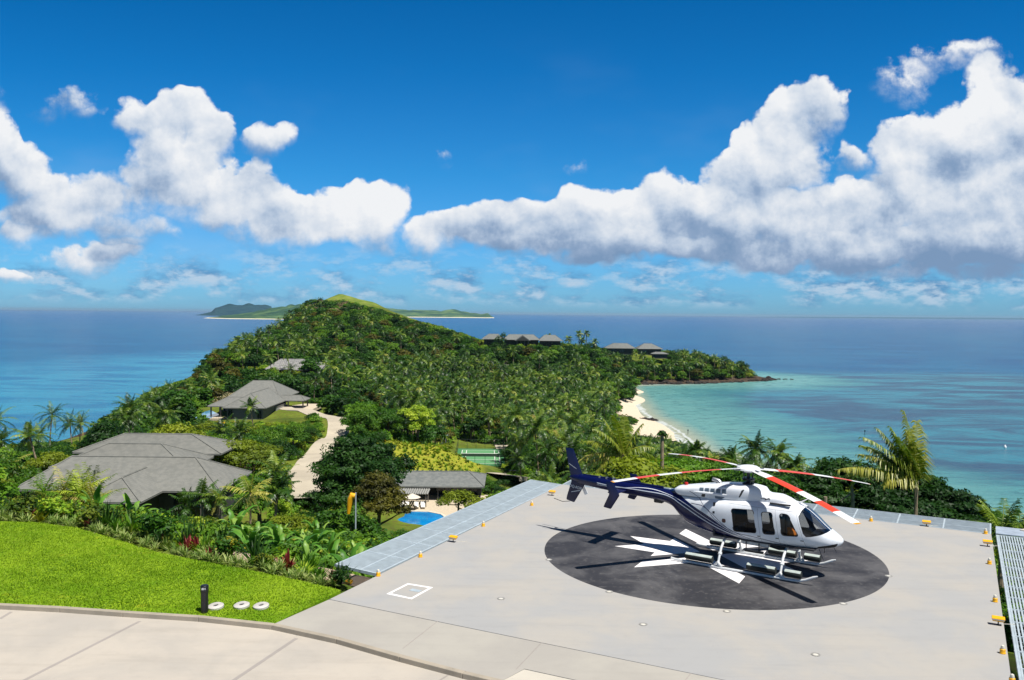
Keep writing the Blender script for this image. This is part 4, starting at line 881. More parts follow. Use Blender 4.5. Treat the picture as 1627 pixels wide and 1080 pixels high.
mb=MB(); mb.tube([(-49.4,101.6,-11),(-49.4,101.6,-10.3)],.08,8); part('vent_pipe',mb,fascia,h)
# villa on the knoll
E1=-16.5
h=house('hillside_villa','grey hipped roof villa with carport standing at the top of the curving road',-74,240)
mb=MB(); hip(mb,-82.4,-66.6,247,269,E1,-12.1,-77.6,-71.8); part('roof',mb,roof_g,h)
mb=MB(); hip(mb,-75.6,-64.2,224,244,E1-.03,-13.3,0,0,ry=(230,247)); part('wing_roof',mb,roof_g,h)
mb=MB(); hip(mb,-80.8,-73,228,247,E1-.1,-15.1,-78.5,-75); part('porch_roof',mb,roof_g,h)
mb=MB(); hip(mb,-68,-58.6,243,250,E1+.05,-15.3,-66,-60.5); part('carport_roof',mb,roof_g,h)
part('wall',BX((-74.6,225,-20.6),(-65.2,246,E1-.26)),wall_g,h); part('wall',BX((-81,248,-20.6),(-68,268,E1-.24)),wall_d,h)
part('glass_wall',BX((-80,238,-19.6),(-75,246.8,E1-.35)),glassd,h)
windows(h,[(-74.3,-73.2,224.95,-19.7,-17.2),(-66.6,-65.6,224.95,-19.7,-17.4)])
for x,y in ((-80.2,229),(-77.6,229),(-80.2,236),(-59.3,244),(-63.5,244),(-59.3,249.4)): part('post',BX((x-.16,y-.16,-19.6),(x+.16,y+.16,E1-.3)),postm,h)
part('terrace',BX((-84,226,-20.2),(-75,247,-19.62)),deckc,h); part('driveway_slab',BX((-66,240,-19.6),(-56,256,-18.72)),deckc,h)
part('side_wall',BX((-65.0,236,-20.2),(-64.6,246,-17.4)),pmat('pale_wall',srgb(150,150,145),.8),h)
mb=MB()
for i in range(9): mb.box((-79+i*.45,224.6,-20.2),(-78.97+i*.45,224.63,-18.9))
mb.tube([(-79,224.6,-18.9),(-75.2,224.6,-18.9)],.04,6); mb.tube([(-75.2,224.6,-18.9),(-72.8,223.6,-20.2)],.04,6); part('railing',mb,postm,h)
mb=MB(); mb.box((-86,226,-19.9),(-79.5,244,-19.58)); pool1=tag(mb.build('plunge_pool',pmat('pool_water',srgb(86,150,190),.06,var=.05)),'pale plunge pool on the terrace left of the knoll villa','pool')
mb=MB(); mb.box((-86,222.4,-23.5),(-63,223.4,-20.3)); mb.box((-87,223.4,-23.5),(-86,246,-20.1)); o=mb.build('stone_wall',stonew,bevel=.1); tag(o,'dark stone retaining wall below the knoll villa','wall')
# villa roof halfway up the hill
h=house('hill_cottage','low house with a pale weathered ribbed roof halfway up the wooded hill',-88,356)
mb=MB(); hip(mb,-101,-80,350,364,-15.0,-11.0,-96,-86.5); part('roof',mb,roof_m,h)
mb=MB(); hip(mb,-84.5,-74,353,364,-15.2,-12.4,-82,-79); part('side_roof',mb,roof_m,h)
mb=MB()
for i in range(12): x=-95.5+i*.8; mb.tube([(x,350.2+.1,-14.86),(x,356.6,-11.2)],.05,4)
part('roof_rib',mb,fascia,h); part('wall',BX((-99,351.5,-19),(-76,363,-15.2)),wall_d,h)
# pool house
E2=-21.7
h=house('pool_house','long low grey roofed pool house with dark open front beside the swimming pool',-13,155)
mb=MB(); hip(mb,-21.5,-4.6,150,162,E2,-20.15,-20.6,-7.6); part('roof',mb,roof_d,h)
part('wall',BX((-20.8,155,-24.6),(-5.4,161.4,E2-.23)),wall_d,h)
for i in range(9): x=-20+i*1.8; part('post',BX((x-.09,150.6,-24.6),(x+.09,150.78,E2-.23)),wall_d,h)
windows(h,[(-13.4+i*1.5,-12.1+i*1.5,154.95,-24.1,-22.2) for i in range(5)])
h=empty('pergola',(-16.6,147.5,0),0,'slatted grey pergola between the pool house and the cream parasol','pergola')
mb=MB()
for i in range(14): x=-19.4+i*.4; M_=Matrix.Translation((x,147.3,-22.0))@Matrix.Rotation(R(28),4,'Y'); mb.box((-.15,-2.2,-.02),(.15,2.2,.02),0,M_)
part('slats',mb,pmat('pergola_slats',srgb(140,140,134),.8),h)
for x,y in ((-19.4,145.4),(-14.4,145.4),(-14.4,149.4),(-19.4,149.4)): part('post',BX((x-.08,y-.08,-24.6),(x+.08,y+.08,-22.15)),postm,h)
part('beam',BX((-19.5,145.3,-22.2),(-14.2,145.45,-22.06)),postm,h)
# pool terrace, pool
PZ=-24.2
def wpoly(pix,z): return [(G(*p,z).x,G(*p,z).y) for p in pix]
deck=wpoly([(560,850),(580,806),(650,797),(700,794),(735,800),(748,822),(735,840),(700,872)],PZ)
sheet('pool_terrace',deck,-27,PZ-.12,deckc)
sheet('front_court',[(-15,149),(-3,149.5),(-3,152),(-4,155),(-20,155),(-20,150)],-27,PZ-.10,deckc)
pp=wpoly([(596,846),(606,822),(622,814.5),(645,812),(680,813),(700,817),(704,820),(716,833),(700,852),(650,862)],PZ)
t=NT('swimming_pool_water'); pos=t.n('ShaderNodeNewGeometry').outputs['Position']; a=t.noise(pos,.6,4,.6); p=t.pbsdf(t.mix(t.smooth(a,.35,.65),srgb(0,110,172),srgb(8,132,190)),.08,spec=.4,normal=t.bump(t.noise(pos,3,3,.6),.15,.05)); t.surf(p)
mb=MB(); mb.prism(pp,PZ-.1,PZ-.04); tag(mb.build('swimming_pool',t.mat),'bright blue swimming pool with a pale stone rim below the helipad','swimming pool')
mb=MB(); n=len(pp); cx=sum(p[0] for p in pp)/n; cy=sum(p[1] for p in pp)/n
for i in range(n):
    a_,b_=Vector(pp[i]),Vector(pp[(i+1)%n]); c_o=Vector((cx,cy)); ao=a_+(a_-c_o).normalized()*.5; bo=b_+(b_-c_o).normalized()*.5; mb.prism([a_,b_,bo,ao],PZ-.2,PZ+.05)
tag(mb.build('pool_coping',pmat('coping_stone',srgb(206,196,176),.8)),kind='structure')
# parasol and loungers
px_=W(655,793,143); u=empty('parasol',(px_.x,px_.y,PZ-.1),0,'open cream parasol shading the loungers by the pool','parasol')
mb=MB(); mb.tube([(0,0,0),(0,0,2.75)],.04,8); mb.build('pole',postm,u)
mb=MB(); mb.lathe([(1.45,2.15),(.75,2.5),(.05,2.78),(0,2.8)],8); mb.build('canopy',pmat('parasol_cloth',srgb(206,196,180),.85),u)
for i,(px,lab) in enumerate(((640,'pool lounger farthest left, half under the parasol'),(648,'pool lounger directly beneath the cream parasol'),(663,'white pool lounger just right of the cream parasol'),(673,'white pool lounger farthest right, beside the yellow green shrub'))):
    p=W(px,806,146); e=empty('sun_lounger',(p.x,144.8,PZ-.1),R(8),lab,'sun lounger','sun loungers beside the swimming pool')
    mb=MB(); mb.box((-.35,-1.,.28),(.35,.4,.40)); mb.box((-.35,0,0),(.35,.75,.10),0,Matrix.Translation((0,.4,.32))@Matrix.Rotation(R(42),4,'X')); mb.build('cushion',white_s,e,bevel=.02)
    for x,y in ((-.3,-.9),(.3,-.9),(-.3,.5),(.3,.5)):
        mb=MB(); mb.box((x-.03,y-.03,0),(x+.03,y+.03,.28)); mb.build('leg',postm,e)
# villas far out on the ridge
def villa(name,label,roofs,walls,posts=(),wins=(),cat='villa'):
    cx=roofs[0][0]; cy=roofs[0][2]; h=house(name,label,cx,cy,cat)
    for r_ in roofs:
        mb=MB(); hip(mb,*r_); part('roof',mb,roof_d,h)
    for a,b in walls: part('wall',BX(a,b),wall_d,h)
    for x,y,z0,z1 in posts: part('post',BX((x-.3,y-.3,z0),(x+.3,y+.3,z1)),postm,h)
    windows(h,wins)
    return h
v=villa('ridge_villa','sprawling dark roofed villa with a gabled porch on the ridge above the bay',
 [(-19.5,-5,550,566,-7.7,-4.6,-15,-9),(-6,18,552,568,-8,-4.8,-2,14),(17,32.5,549,565,-8.4,-4.9,21,28)],
 [((-18,552,-13.5),(-6,565,-7.9)),((-5,554,-13.5),(17,567,-8.2)),((18,551,-13.5),(31,564,-8.6))],
 [(x,546,-13,-8.2) for x in (3.2,5.6,8.,10.4)],[(19.5,22,550.9,-12,-9.3),(24,27,550.9,-12,-9.3),(-16,-13,551.9,-12,-9)])
mb=MB(); mb.add([(-1.2+3,544,-8.4),(8.8+3,544,-8.4),(3.8+3,544,-4.9),(1.8,556,-8.4),(11.8,556,-8.4),(6.8,556,-4.9)],[(0,1,2),(3,5,4),(0,2,5,3),(1,4,5,2),(0,3,4,1)]); part('porch_roof',mb,roof_d,v)
mb=MB(); mb.add([(2.6,543.9,-8.3),(11.0,543.9,-8.3),(6.8,543.9,-5.5)],[(0,1,2)]); part('gable',mb,wall_d,v)
villa('headland_villa','long grey roof among trees, the nearer of two roofs on the headland crest',[(73.5,97,672,686,-17.6,-13.9,80,91)],[((75,673.5,-22.5),(95.5,685,-17.8))],wins=[(78,81,673.4,-20.5,-18.3),(85,88,673.4,-20.5,-18.3)])
villa('headland_villa','grey hipped roof with a low annex, at the right end of the headland crest',[(99,119,676,692,-18,-14.1,105,111),(108,121,662,670,-21.3,-19.9,111,117)],[((100.5,677.5,-23.5),(117.5,690,-18.2)),((109,663,-25),(120,669,-21.5))],wins=[(103,106,677.4,-20.8,-18.6)])
# ---------------------------------------------------------------- roads and grounds
def ribbon(name,pts,w_,m,lift=.12,n=60,label=None):
    P=[Vector(p) for p in pts]; V=[]; Q=[]
    for i in range(len(P)-1):
        for j in range(6):
            t_=j/6; p0,p1,p2,p3=P[max(i-1,0)],P[i],P[i+1],P[min(i+2,len(P)-1)]
            Q.append(.5*((2*p1)+(p2-p0)*t_+(2*p0-5*p1+4*p2-p3)*t_*t_+(3*p1-p0-3*p2+p3)*t_**3))
    Q.append(P[-1]); K=4
    for i,p in enumerate(Q):
        d=(Q[min(i+1,len(Q)-1)]-Q[max(i-1,0)]); d.z=0; d.normalize(); nn=Vector((-d.y,d.x,0)); ww=w_(i/(len(Q)-1)) if callable(w_) else w_
        zs=[tz(*(p+nn*ww*s)[:2]) for s in (-.5,0,.5)]; z=max(zs)+lift
        for k in range(K+1): V.append(tuple((p+nn*ww*(k/K-.5)).xy)+(z,))
        V.append(tuple((p+nn*ww*.5).xy)+(z-.9,)); V.append(tuple((p-nn*ww*.5).xy)+(z-.9,))
    m_=K+3; fs=[]
    for i in range(len(Q)-1):
        for k in range(K): fs.append((i*m_+k,i*m_+k+1,(i+1)*m_+k+1,(i+1)*m_+k))
        fs.append((i*m_+K,i*m_+K+1,(i+1)*m_+K+1,(i+1)*m_+K)); fs.append((i*m_+K+2,i*m_,(i+1)*m_,(i+1)*m_+K+2))
    mb=MB(); mb.add(V,fs,0,False); return tag(mb.build(name,m),kind='structure')
roadm=concrete('road_concrete',srgb(186,176,156),srgb(170,160,142),scale=.15)
ribbon('road',[(-29.5,118,-20)]+ROADP+[(-67,249,-18.8)],lambda u:6.2-1.8*u,roadm)
ribbon('road',[(-62,152,-20),(-50,150,-20.3),(-42,150.5,-19.9),(-36,151,-19.7)],4.2,roadm,lift=.10)
pathm=concrete('path_concrete',srgb(170,150,128),srgb(160,142,124),scale=1.)
g0=[G(640,928,-.6),G(590,916,-.6),G(520,905,-.6),G(455,895,-.6),G(385,884,-.6),G(300,868,-.8)]
ribbon('path',[p for p in g0],1.05,pathm,lift=.05)
ribbon('path',[W(768,781,152),W(782,778,162),W(792,772,170),W(798,790,150),],1.6,roadm)
ribbon('path',[W(758,747,232),W(775,744,238),W(805,740,246),W(850,738,255)],4.5,roadm,lift=.2)
ribbon('path',[W(798,765,190),W(830,760,196),W(880,757,200)],9,roadm,lift=.2)
ribbon('path',[W(792,690,330),W(800,705,300),W(812,722,275),W(850,735,262)],6,roadm,lift=.2)
ribbon('beach_track',[W(812,557,520),W(806,562,512),W(800,568,505)],5,roadm,lift=.3)
# tennis court
tc=[W(722,741,257),W(803,744,257),W(799,716,289),W(728,715,289)]; zc=-36.95
sheet('court_surround',[(p.x,p.y) for p in tc],zc-3,zc,pmat('court_green',srgb(60,116,70),.9,world=True))
ti=[(p.x*.8+sum(q.x for q in tc)/4*.2,p.y*.8+sum(q.y for q in tc)/4*.2) for p in tc]
sheet('tennis_court',ti,zc,zc+.02,pmat('court_light_green',srgb(86,140,92),.9,world=True))
mb=MB(); L2=[Vector((a,b,0)) for a,b in ti]
def stripe(a,b):
    d=(b-a).normalized(); n=Vector((-d.y,d.x,0))*.09; mb.prism([a-n,b-n,b+n,a+n],zc+.02,zc+.03)
for i in range(4): stripe(L2[i],L2[(i+1)%4])
for f in (.12,.88): stripe(L2[0].lerp(L2[1],f),L2[3].lerp(L2[2],f))
for f in (.27,.73): stripe(L2[0].lerp(L2[3],f),L2[1].lerp(L2[2],f))
tag(mb.build('court_lines',wpaint),kind='structure')
e=empty('court_fence',(tc[0].x,tc[0].y,zc),0,'green wire fence on thin posts round the tennis court','fence')
fm=pmat('fence_green',srgb(44,62,50),.6)
for i in range(4):
    for j in range(5):
        p=tc[i].lerp(tc[(i+1)%4],j/5); mb=MB(); mb.tube([(p.x,p.y,zc),(p.x,p.y,zc+3.2)],.06,6); o=mb.build('post',fm,e); o.matrix_parent_inverse=Matrix(); o.location=(-e.location.x,-e.location.y,-e.location.z)
mb=MB()
for i in range(4):
    a,b=tc[i],tc[(i+1)%4]
    for h_ in (.1,1.6,3.15): mb.tube([(a.x,a.y,zc+h_),(b.x,b.y,zc+h_)],.025,4)
o=mb.build('rail',fm,e); o.location=(-e.location.x,-e.location.y,-e.location.z)
e=empty('tennis_net',(0,0,0),0,'white topped tennis net across the green court','net'); a,b=L2[0].lerp(L2[3],.5),L2[1].lerp(L2[2],.5)
mb=MB(); mb.add([(a.x,a.y,zc+.05),(b.x,b.y,zc+.05),(b.x,b.y,zc+1.0),(a.x,a.y,zc+1.0)],[(0,1,2,3)]); mb.build('mesh',fm,e)
mb=MB(); mb.tube([(a.x,a.y,zc+1.0),(b.x,b.y,zc+1.0)],.07,6); mb.build('tape',wpaint,e)
# lamp post beside the court
p=W(708,740,250); e=empty('lamp_post',(p.x,p.y,tz(p.x,p.y)),0,'tall pale lamp post at the left corner of the tennis court','lamp post')
mb=MB(); mb.tube([(0,0,0),(0,0,8)],[.09,.05],8); mb.build('pole',steel,e)
mb=MB(); mb.box((-.7,-.15,7.9),(.7,.15,8.1)); mb.build('lamp_head',steel,e,bevel=.03)
# small parked buggy under the palms
p=W(818,761,196); z0=tz(p.x,p.y)+.3; e=empty('parked_buggy',(p.x,p.y,z0),R(15),'small dark buggy parked on pale ground beneath the palms','buggy')
mb=MB(); mb.box((-1.4,-.65,.3),(1.4,.65,.75)); mb.box((.4,-.6,.75),(1.3,.6,.95)); mb.build('body',black,e,bevel=.08)
mb=MB(); mb.box((-1.3,-.7,1.75),(.8,.7,1.83)); mb.build('canopy',black,e,bevel=.03)
for x,y in ((-1.2,-.6),(-1.2,.6),(.7,-.6),(.7,.6)):
    mb=MB(); mb.tube([(x,y,.7),(x*.95,y,1.78)],.03,6); mb.build('post',black,e)
for x,y in ((-.95,-.68),(-.95,.55),(.95,-.68),(.95,.55)):
    mb=MB(); mb.tube([(x,y,.26),(x,y+.13,.26)],.26,12); mb.build('wheel',black,e)
# ---------------------------------------------------------------- plants
def leafmat(name,cols,trans=.32,rough=.55,spec=.3,objvar=.35):
    """cols: dark, mid, light leaf colours, spread over the leaves by the 'tint' value and from plant to plant"""
    t=NT(name); a=t.n('ShaderNodeAttribute',attribute_name='tint').outputs['Fac']; oi=t.n('ShaderNodeObjectInfo').outputs['Random']
    f=t.math('ADD',t.math('MULTIPLY',a,1-objvar),t.math('MULTIPLY',oi,objvar))
    r=t.n('ShaderNodeValToRGB'); t.l(f,r.inputs[0]); e=r.color_ramp.elements; e[0].position=.12; e[0].color=cols[0]; e[1].position=.88; e[1].color=cols[2]; x=e.new(.5); x.color=cols[1]
    if len(cols)>3: x=e.new(.97); x.color=cols[3]
    c=r.outputs[0]; p=t.pbsdf(c,rough,spec=spec); tr=t.n('ShaderNodeBsdfTranslucent'); t.l(t.mix(1.,c,(1.15,1.25,.6,1),'MULTIPLY'),tr.inputs[0])
    ms=t.n('ShaderNodeMixShader'); ms.inputs[0].default_value=trans; t.l(p.outputs[0],ms.inputs[1]); t.l(tr.outputs[0],ms.inputs[2]); return t.surf(ms)
L_wood=leafmat('tree_leaves',(srgb(22,50,10),srgb(54,96,18),srgb(112,148,34)),objvar=.55)
L_dark=leafmat('dark_leaves',(srgb(18,44,12),srgb(36,72,18),srgb(66,104,30)),objvar=.3)
L_yel=leafmat('yellow_green_leaves',(srgb(74,92,14),srgb(118,134,26),srgb(156,164,44)))
L_brn=leafmat('olive_brown_leaves',(srgb(58,60,16),srgb(98,96,26),srgb(136,122,46)))
L_dry=leafmat('dry_twigs',(srgb(98,86,58),srgb(142,128,92),srgb(170,158,120)),trans=.1)
L_palm=leafmat('palm_leaflets',(srgb(20,46,10),srgb(58,94,20),srgb(136,156,52),srgb(176,160,88)),trans=.25,objvar=.35,spec=.45,rough=.42)
L_palmy=leafmat('yellowing_palm_leaflets',(srgb(56,84,16),srgb(122,140,34),srgb(190,184,84),srgb(190,164,104)),trans=.35,objvar=.2,spec=.45,rough=.42)
L_ban=leafmat('banana_leaf',(srgb(44,94,24),srgb(88,140,44),srgb(150,180,80)),trans=.3,objvar=.3,spec=.4,rough=.45)
L_gar=leafmat('garden_leaves',(srgb(44,86,16),srgb(104,146,30),srgb(186,200,60)),objvar=.5)
L_cro=leafmat('croton_leaves',(srgb(62,88,20),srgb(118,130,32),srgb(184,166,50),srgb(190,92,40)),objvar=.6)
L_red=leafmat('red_leaves',(srgb(60,16,24),srgb(112,30,42),srgb(150,62,56)),objvar=.3)
L_pal=leafmat('pale_strappy_leaves',(srgb(70,104,34),srgb(118,142,62),srgb(186,192,124)),objvar=.3)
L_flo=leafmat('yellow_blossom',(srgb(200,160,20),srgb(236,190,30),srgb(246,214,70)),objvar=.2)
bark=pmat('bark',srgb(92,78,62),.9,var=.35,scale=4,bump=.6,bscale=14); barkl=pmat('pale_bark',srgb(132,118,98),.9,var=.3,scale=4,bump=.6,bscale=14)
pbark=pmat('palm_trunk_bark',srgb(140,124,100),.9,var=.25,scale=5,bump=.7,bscale=18)
def unit(v): return v/np.maximum(np.linalg.norm(v,axis=-1,keepdims=True),1e-9)
def leaves_on_lobes(lobes,n,size,rg,flat=.0,shell=.55):
    """leaf quads scattered through the outer part of each lobe (cx,cy,cz,rx,ry,rz)"""
    lob=np.array(lobes,float); vol=(lob[:,3]*lob[:,4]*lob[:,5])**.67; k=rg.choice(len(lob),n,p=vol/vol.sum())
    d=unit(rg.normal(size=(n,3))); d[:,2]=np.where(d[:,2]<-.25,-d[:,2]*.6,d[:,2]); d=unit(d)
    # little sub-clumps break the lobe surface
    bump_=1+.18*np.sin(d[:,0]*7+k*3)*np.sin(d[:,1]*6+k)+.12*np.sin(d[:,2]*11+k*5)
    rad=(shell+(1-shell)*rg.random(n)**.6)*bump_
    c=lob[k,:3]+d*lob[k,3:6]*rad[:,None]
    nrm=unit(d*.8+np.array([0,0,.7-flat])+rg.normal(size=(n,3))*.55)
    a=unit(np.cross(nrm,unit(rg.normal(size=(n,3))))); b=np.cross(nrm,a)
    s=size*rg.uniform(.55,1.35,n)[:,None]
    V=np.stack([c-a*s*.5,c+b*s*.26-a*s*.05,c+a*s*.5,c-b*s*.26-a*s*.05],1)
    tint=np.clip(.42+.30*(rg.random(len(lob))[k]-.5)*1.6+.26*(rg.random(n)-.5)+.12*np.sin(d[:,0]*9+d[:,1]*7+k),0,1)
    return V.reshape(-1,3),tint
def crown_mesh(name,lobes,n,size,m,seed,shell=.55):
    rg=np.random.default_rng(seed); V,t_=leaves_on_lobes(lobes,n,size,rg,shell=shell)
    return mesh_np(name,V,np.arange(len(V)).reshape(-1,4),m,attr={'tint':('FACE',t_)})
def rand_lobes(rg,R_,Hc,k,flat=.7,z0=0.):
    out=[(0,0,z0+Hc*.55,R_*.55,R_*.55,Hc*.42)]
    for i in range(k):
        a=rg.uniform(0,6.28); rr=R_*rg.uniform(.35,.8); zz=z0+Hc*rg.uniform(.25,.85)*(1-.25*rr/R_); r=R_*rg.uniform(.24,.42)
        out.append((rr*math.cos(a),rr*math.sin(a),zz,r,r,r*flat))
    return out
def trunk_mesh(lobes,h,r,seed,m=bark,nb=5,lean=(0,0)):
    rg=random.Random(seed); mb=MB(); base=Vector((0,0,-.6)); top=Vector((lean[0],lean[1],h))
    mid=base.lerp(top,.5)+Vector((rg.uniform(-.2,.2)*r*4,rg.uniform(-.2,.2)*r*4,0)); mb.tube([base,base.lerp(mid,.5),mid,top],[r*1.35,r*1.05,r*.85,r*.6],8)
    for L in sorted(lobes,key=lambda l:-l[3])[:nb+2][:nb]:
        e=Vector(L[:3]); s=mid.lerp(top,rg.uniform(.2,1)); mm=s.lerp(e,.5)+Vector((0,0,-.1*h*rg.random())); mb.tube([s,mm,e],[r*.5,r*.32,r*.10],5)
    return mb.mesh('trunk',m)
# ---- shared broadleaf trees: (crown mesh, trunk mesh, crown radius, height)
def make_tree_kind(seed,R_,Ht,n,size,m,barkm=bark,flat=.7,k=9,clear=.3):
    rg=np.random.default_rng(seed); Hc=Ht*(1-clear); lob=rand_lobes(rg,R_,Hc,k,flat,Ht*clear)
    return dict(crown=crown_mesh('crown',lob,n,size,m,seed),trunk=trunk_mesh(lob,Ht*clear+Hc*.45,.05*R_+.03*Ht*.5,seed,barkm),R=R_,H=Ht,m=m)
NEARK=[make_tree_kind(10+i,3.6+.5*(i%3),7.5+.8*(i%2),4200,.42,[L_wood,L_dark,L_wood,L_gar,L_yel,L_wood][i],k=13) for i in range(6)]
FARK=[make_tree_kind(30+i,4.2+.5*(i%3),7.5+.8*(i%2),1300,.95,[L_wood,L_dark,L_wood,L_brn,L_wood,L_wood,L_dark,L_dark][i],k=11,clear=.18) for i in range(8)]
DRYK=[make_tree_kind(50+i,3.2,6,900,.6,L_dry,barkl,k=9) for i in range(2)]
def joined(kd,name):      # one mesh with crown and trunk, for trees too small to show parts
    bm=bmesh.new(); bm.from_mesh(kd['crown']); n0=len(bm.faces); bm.from_mesh(kd['trunk']); bm.faces.ensure_lookup_table()
    for f in bm.faces[n0:]: f.material_index=1
    me=bpy.data.meshes.new(name); bm.to_mesh(me); bm.free(); me.materials.append(kd['m']); me.materials.append(kd.get('bm',bark))
    me2=me; a=me2.attributes.get('tint'); return me2
for kd in FARK+DRYK: kd['joined']=joined(kd,'tree')
# ---- palms
def frond(L,az,el,droop,rg,nst=20,lw=.11,ll=.85,wind=(0,0,0),tint=.5,curl=.55):
    """returns leaflet quads (V, tint) and the rachis points"""
    pts=[];p=np.zeros(3); d=np.array([math.cos(az)*math.cos(el),math.sin(az)*math.cos(el),math.sin(el)]); st=L/nst; w_=np.array(wind,float)
    for i in range(nst+1):
        pts.append(p.copy()); q=i/nst
        d=unit(d+np.array([0,0,-droop*st*(.25+q)])+w_*st*(.2+q)); p=p+d*st
    pts=np.array(pts); V=[];T=[]
    for i in range(2,nst+1):
        q=i/nst; t_=unit(pts[i]-pts[i-1]); sd=np.cross(t_,[0,0,1.]); sd=unit(sd) if np.linalg.norm(sd)>.1 else np.array([1.,0,0]); upv=np.cross(sd,t_)
        ln=ll*(math.sin(math.pi*min(1,.18+.82*q)**.8)**.55)*(.8+.4*rg.random()) if q<.98 else ll*.4
        for s in (-1,1):
            if rg.random()<.04: continue
            dr=unit(sd*s*.85+t_*.45+np.array([0,0,-.18])+w_*.25+rg.normal(size=3)*.07); a=pts[i]; m_=a+dr*ln*.5; e=m_+unit(dr+np.array([0,0,-curl])+w_*.3)*ln*.55
            wv=unit(np.cross(dr,upv)+rg.normal(size=3)*.15)*lw*.5
            V+=[a-wv*.5,a+wv*.5,m_+wv,m_-wv, m_-wv,m_+wv,e+wv*.15,e-wv*.15]; tt=min(1,max(0,tint+rg.uniform(-.12,.12))); T+=[tt,tt]
    return V,T,pts
def palm_crown(seed,L=4.,n=20,nst=18,lw=.12,wind=(0,0,0),m=None,els=None,ll=.85,dead=2,azr=None,rach=5):
    rg=np.random.default_rng(seed); V=[];T=[];rb=MB()
    for i in range(n):
        az=(i*2.399+rg.uniform(-.3,.3)) if azr is None else rg.uniform(*azr); q=i/n; el=R(72-112*q+rg.uniform(-12,12)); Lr=L*rg.uniform(.85,1.1)*(.8 if q<.12 else 1)
        v,t_,pts=frond(Lr,az,el,.34+.12*q,rg,nst,lw,ll,wind,tint=float(np.clip([.12,.3,.5,.62,.85][int(rg.integers(5))]+.12*rg.random()-.12*(q>.6),0,1)))  # lower fronds tinted darker, crown shade put into the leaf colour
        V+=v;T+=t_; rb.tube([Vector(p) for p in pts[::max(1,nst//5)]],[.05-.008*j for j in range(len(pts[::max(1,nst//5)]))],3,cap=False)
    for i in range(dead):
        v,t_,pts=frond(L*.8,rg.uniform(0,6.28),R(-60),.3,rg,nst,lw,ll*.6,wind,tint=1.); V+=v;T+=[1.]*len(t_)
    nq=len(T); rv=np.array([tuple(v) for v in rb.v]); rf=np.array(rb.f)
    VV=np.concatenate([np.array(V),rv]); FF=np.concatenate([np.arange(nq*4).reshape(-1,4),rf+nq*4])
    return mesh_np('crown',VV,FF,m or L_palm,attr={'tint':('FACE',np.concatenate([T,np.full(len(rf),.75)]))})
def palm_trunk(h,lean=(0,0),r=.16,seed=0,m=None):
    mb=MB(); pts=[Vector((lean[0]*(q**1.6),lean[1]*(q**1.6),h*q-.5*(q==0))) for q in (0,.15,.35,.6,.8,1)]; mb.tube(pts,[r*1.6,r*1.1,r,r*.92,r*.85,r*1.0],8)
    return mb.mesh('trunk',m or pbark)
WIND=(-.03,.005,0)
PN=[dict(crown=palm_crown(100+i,4.3,24,18,.17,WIND,ll=1.0),h=8.5+i*1.1,lean=(random.uniform(-1.2,.6),random.uniform(-.6,.6))) for i in range(5)]
PF=[dict(crown=palm_crown(120+i,4.4,19,9,.34,WIND,ll=1.1,dead=1),h=8.5+i*1.3,lean=(random.uniform(-1.2,.6),random.uniform(-.6,.6))) for i in range(4)]
for p_ in PN+PF: p_['trunk']=palm_trunk(p_['h'],p_['lean'])
def palm_joined(p_):
    bm=bmesh.new(); bm.from_mesh(p_['crown']); bmesh.ops.translate(bm,verts=bm.verts,vec=(p_['lean'][0],p_['lean'][1],p_['h'])); n0=len(bm.faces); bm.from_mesh(p_['trunk']); bm.faces.ensure_lookup_table()
    for f in bm.faces[n0:]: f.material_index=1
    me=bpy.data.meshes.new('palm_tree'); bm.to_mesh(me); bm.free(); me.materials.append(L_palm); me.materials.append(pbark); return me
for p_ in PF: p_['joined']=palm_joined(p_)
# bushes
BUSH=[]
for i in range(6):
    rg=np.random.default_rng(200+i); lob=[(rg.uniform(-.9,.9),rg.uniform(-.9,.9),rg.uniform(.3,.9),rg.uniform(.6,1.1),rg.uniform(.6,1.1),rg.uniform(.5,.8)) for _ in range(6)]
    BUSH.append(crown_mesh('bush',lob,900,.30,[L_gar,L_wood,L_dark,L_gar,L_yel,L_wood][i],200+i))
def tuft(name,n,L,wd,m,seed,up=.9,droop=.9,seg=4):
    rg=np.random.default_rng(seed); V=[];Fq=[];T=[]
    for i in range(n):
        az=rg.uniform(0,6.28); el=R(rg.uniform(35,88)*up); ln=L*rg.uniform(.6,1.1); d=np.array([math.cos(az)*math.cos(el),math.sin(az)*math.cos(el),math.sin(el)]); p=rg.normal(size=3)*np.array([.06,.06,.02])*L; sd=unit(np.cross(d,[0,0,1.]))
        tt=float(np.clip(.5+rg.uniform(-.4,.4),0,1)); b=len(V)
        for j in range(seg+1):
            q=j/seg; w_=wd*math.sin(math.pi*min(1,.15+.85*q))**.8 if j<seg else .004; V+=[p-sd*w_*.5,p+sd*w_*.5]; d=unit(d+np.array([0,0,-droop/seg*(.3+q)])); p=p+d*ln/seg
        for j in range(seg): Fq.append((b+2*j,b+2*j+1,b+2*j+3,b+2*j+2)); T.append(tt)
    return mesh_np(name,np.array(V),np.array(Fq),m,attr={'tint':('FACE',T)},smooth=True)
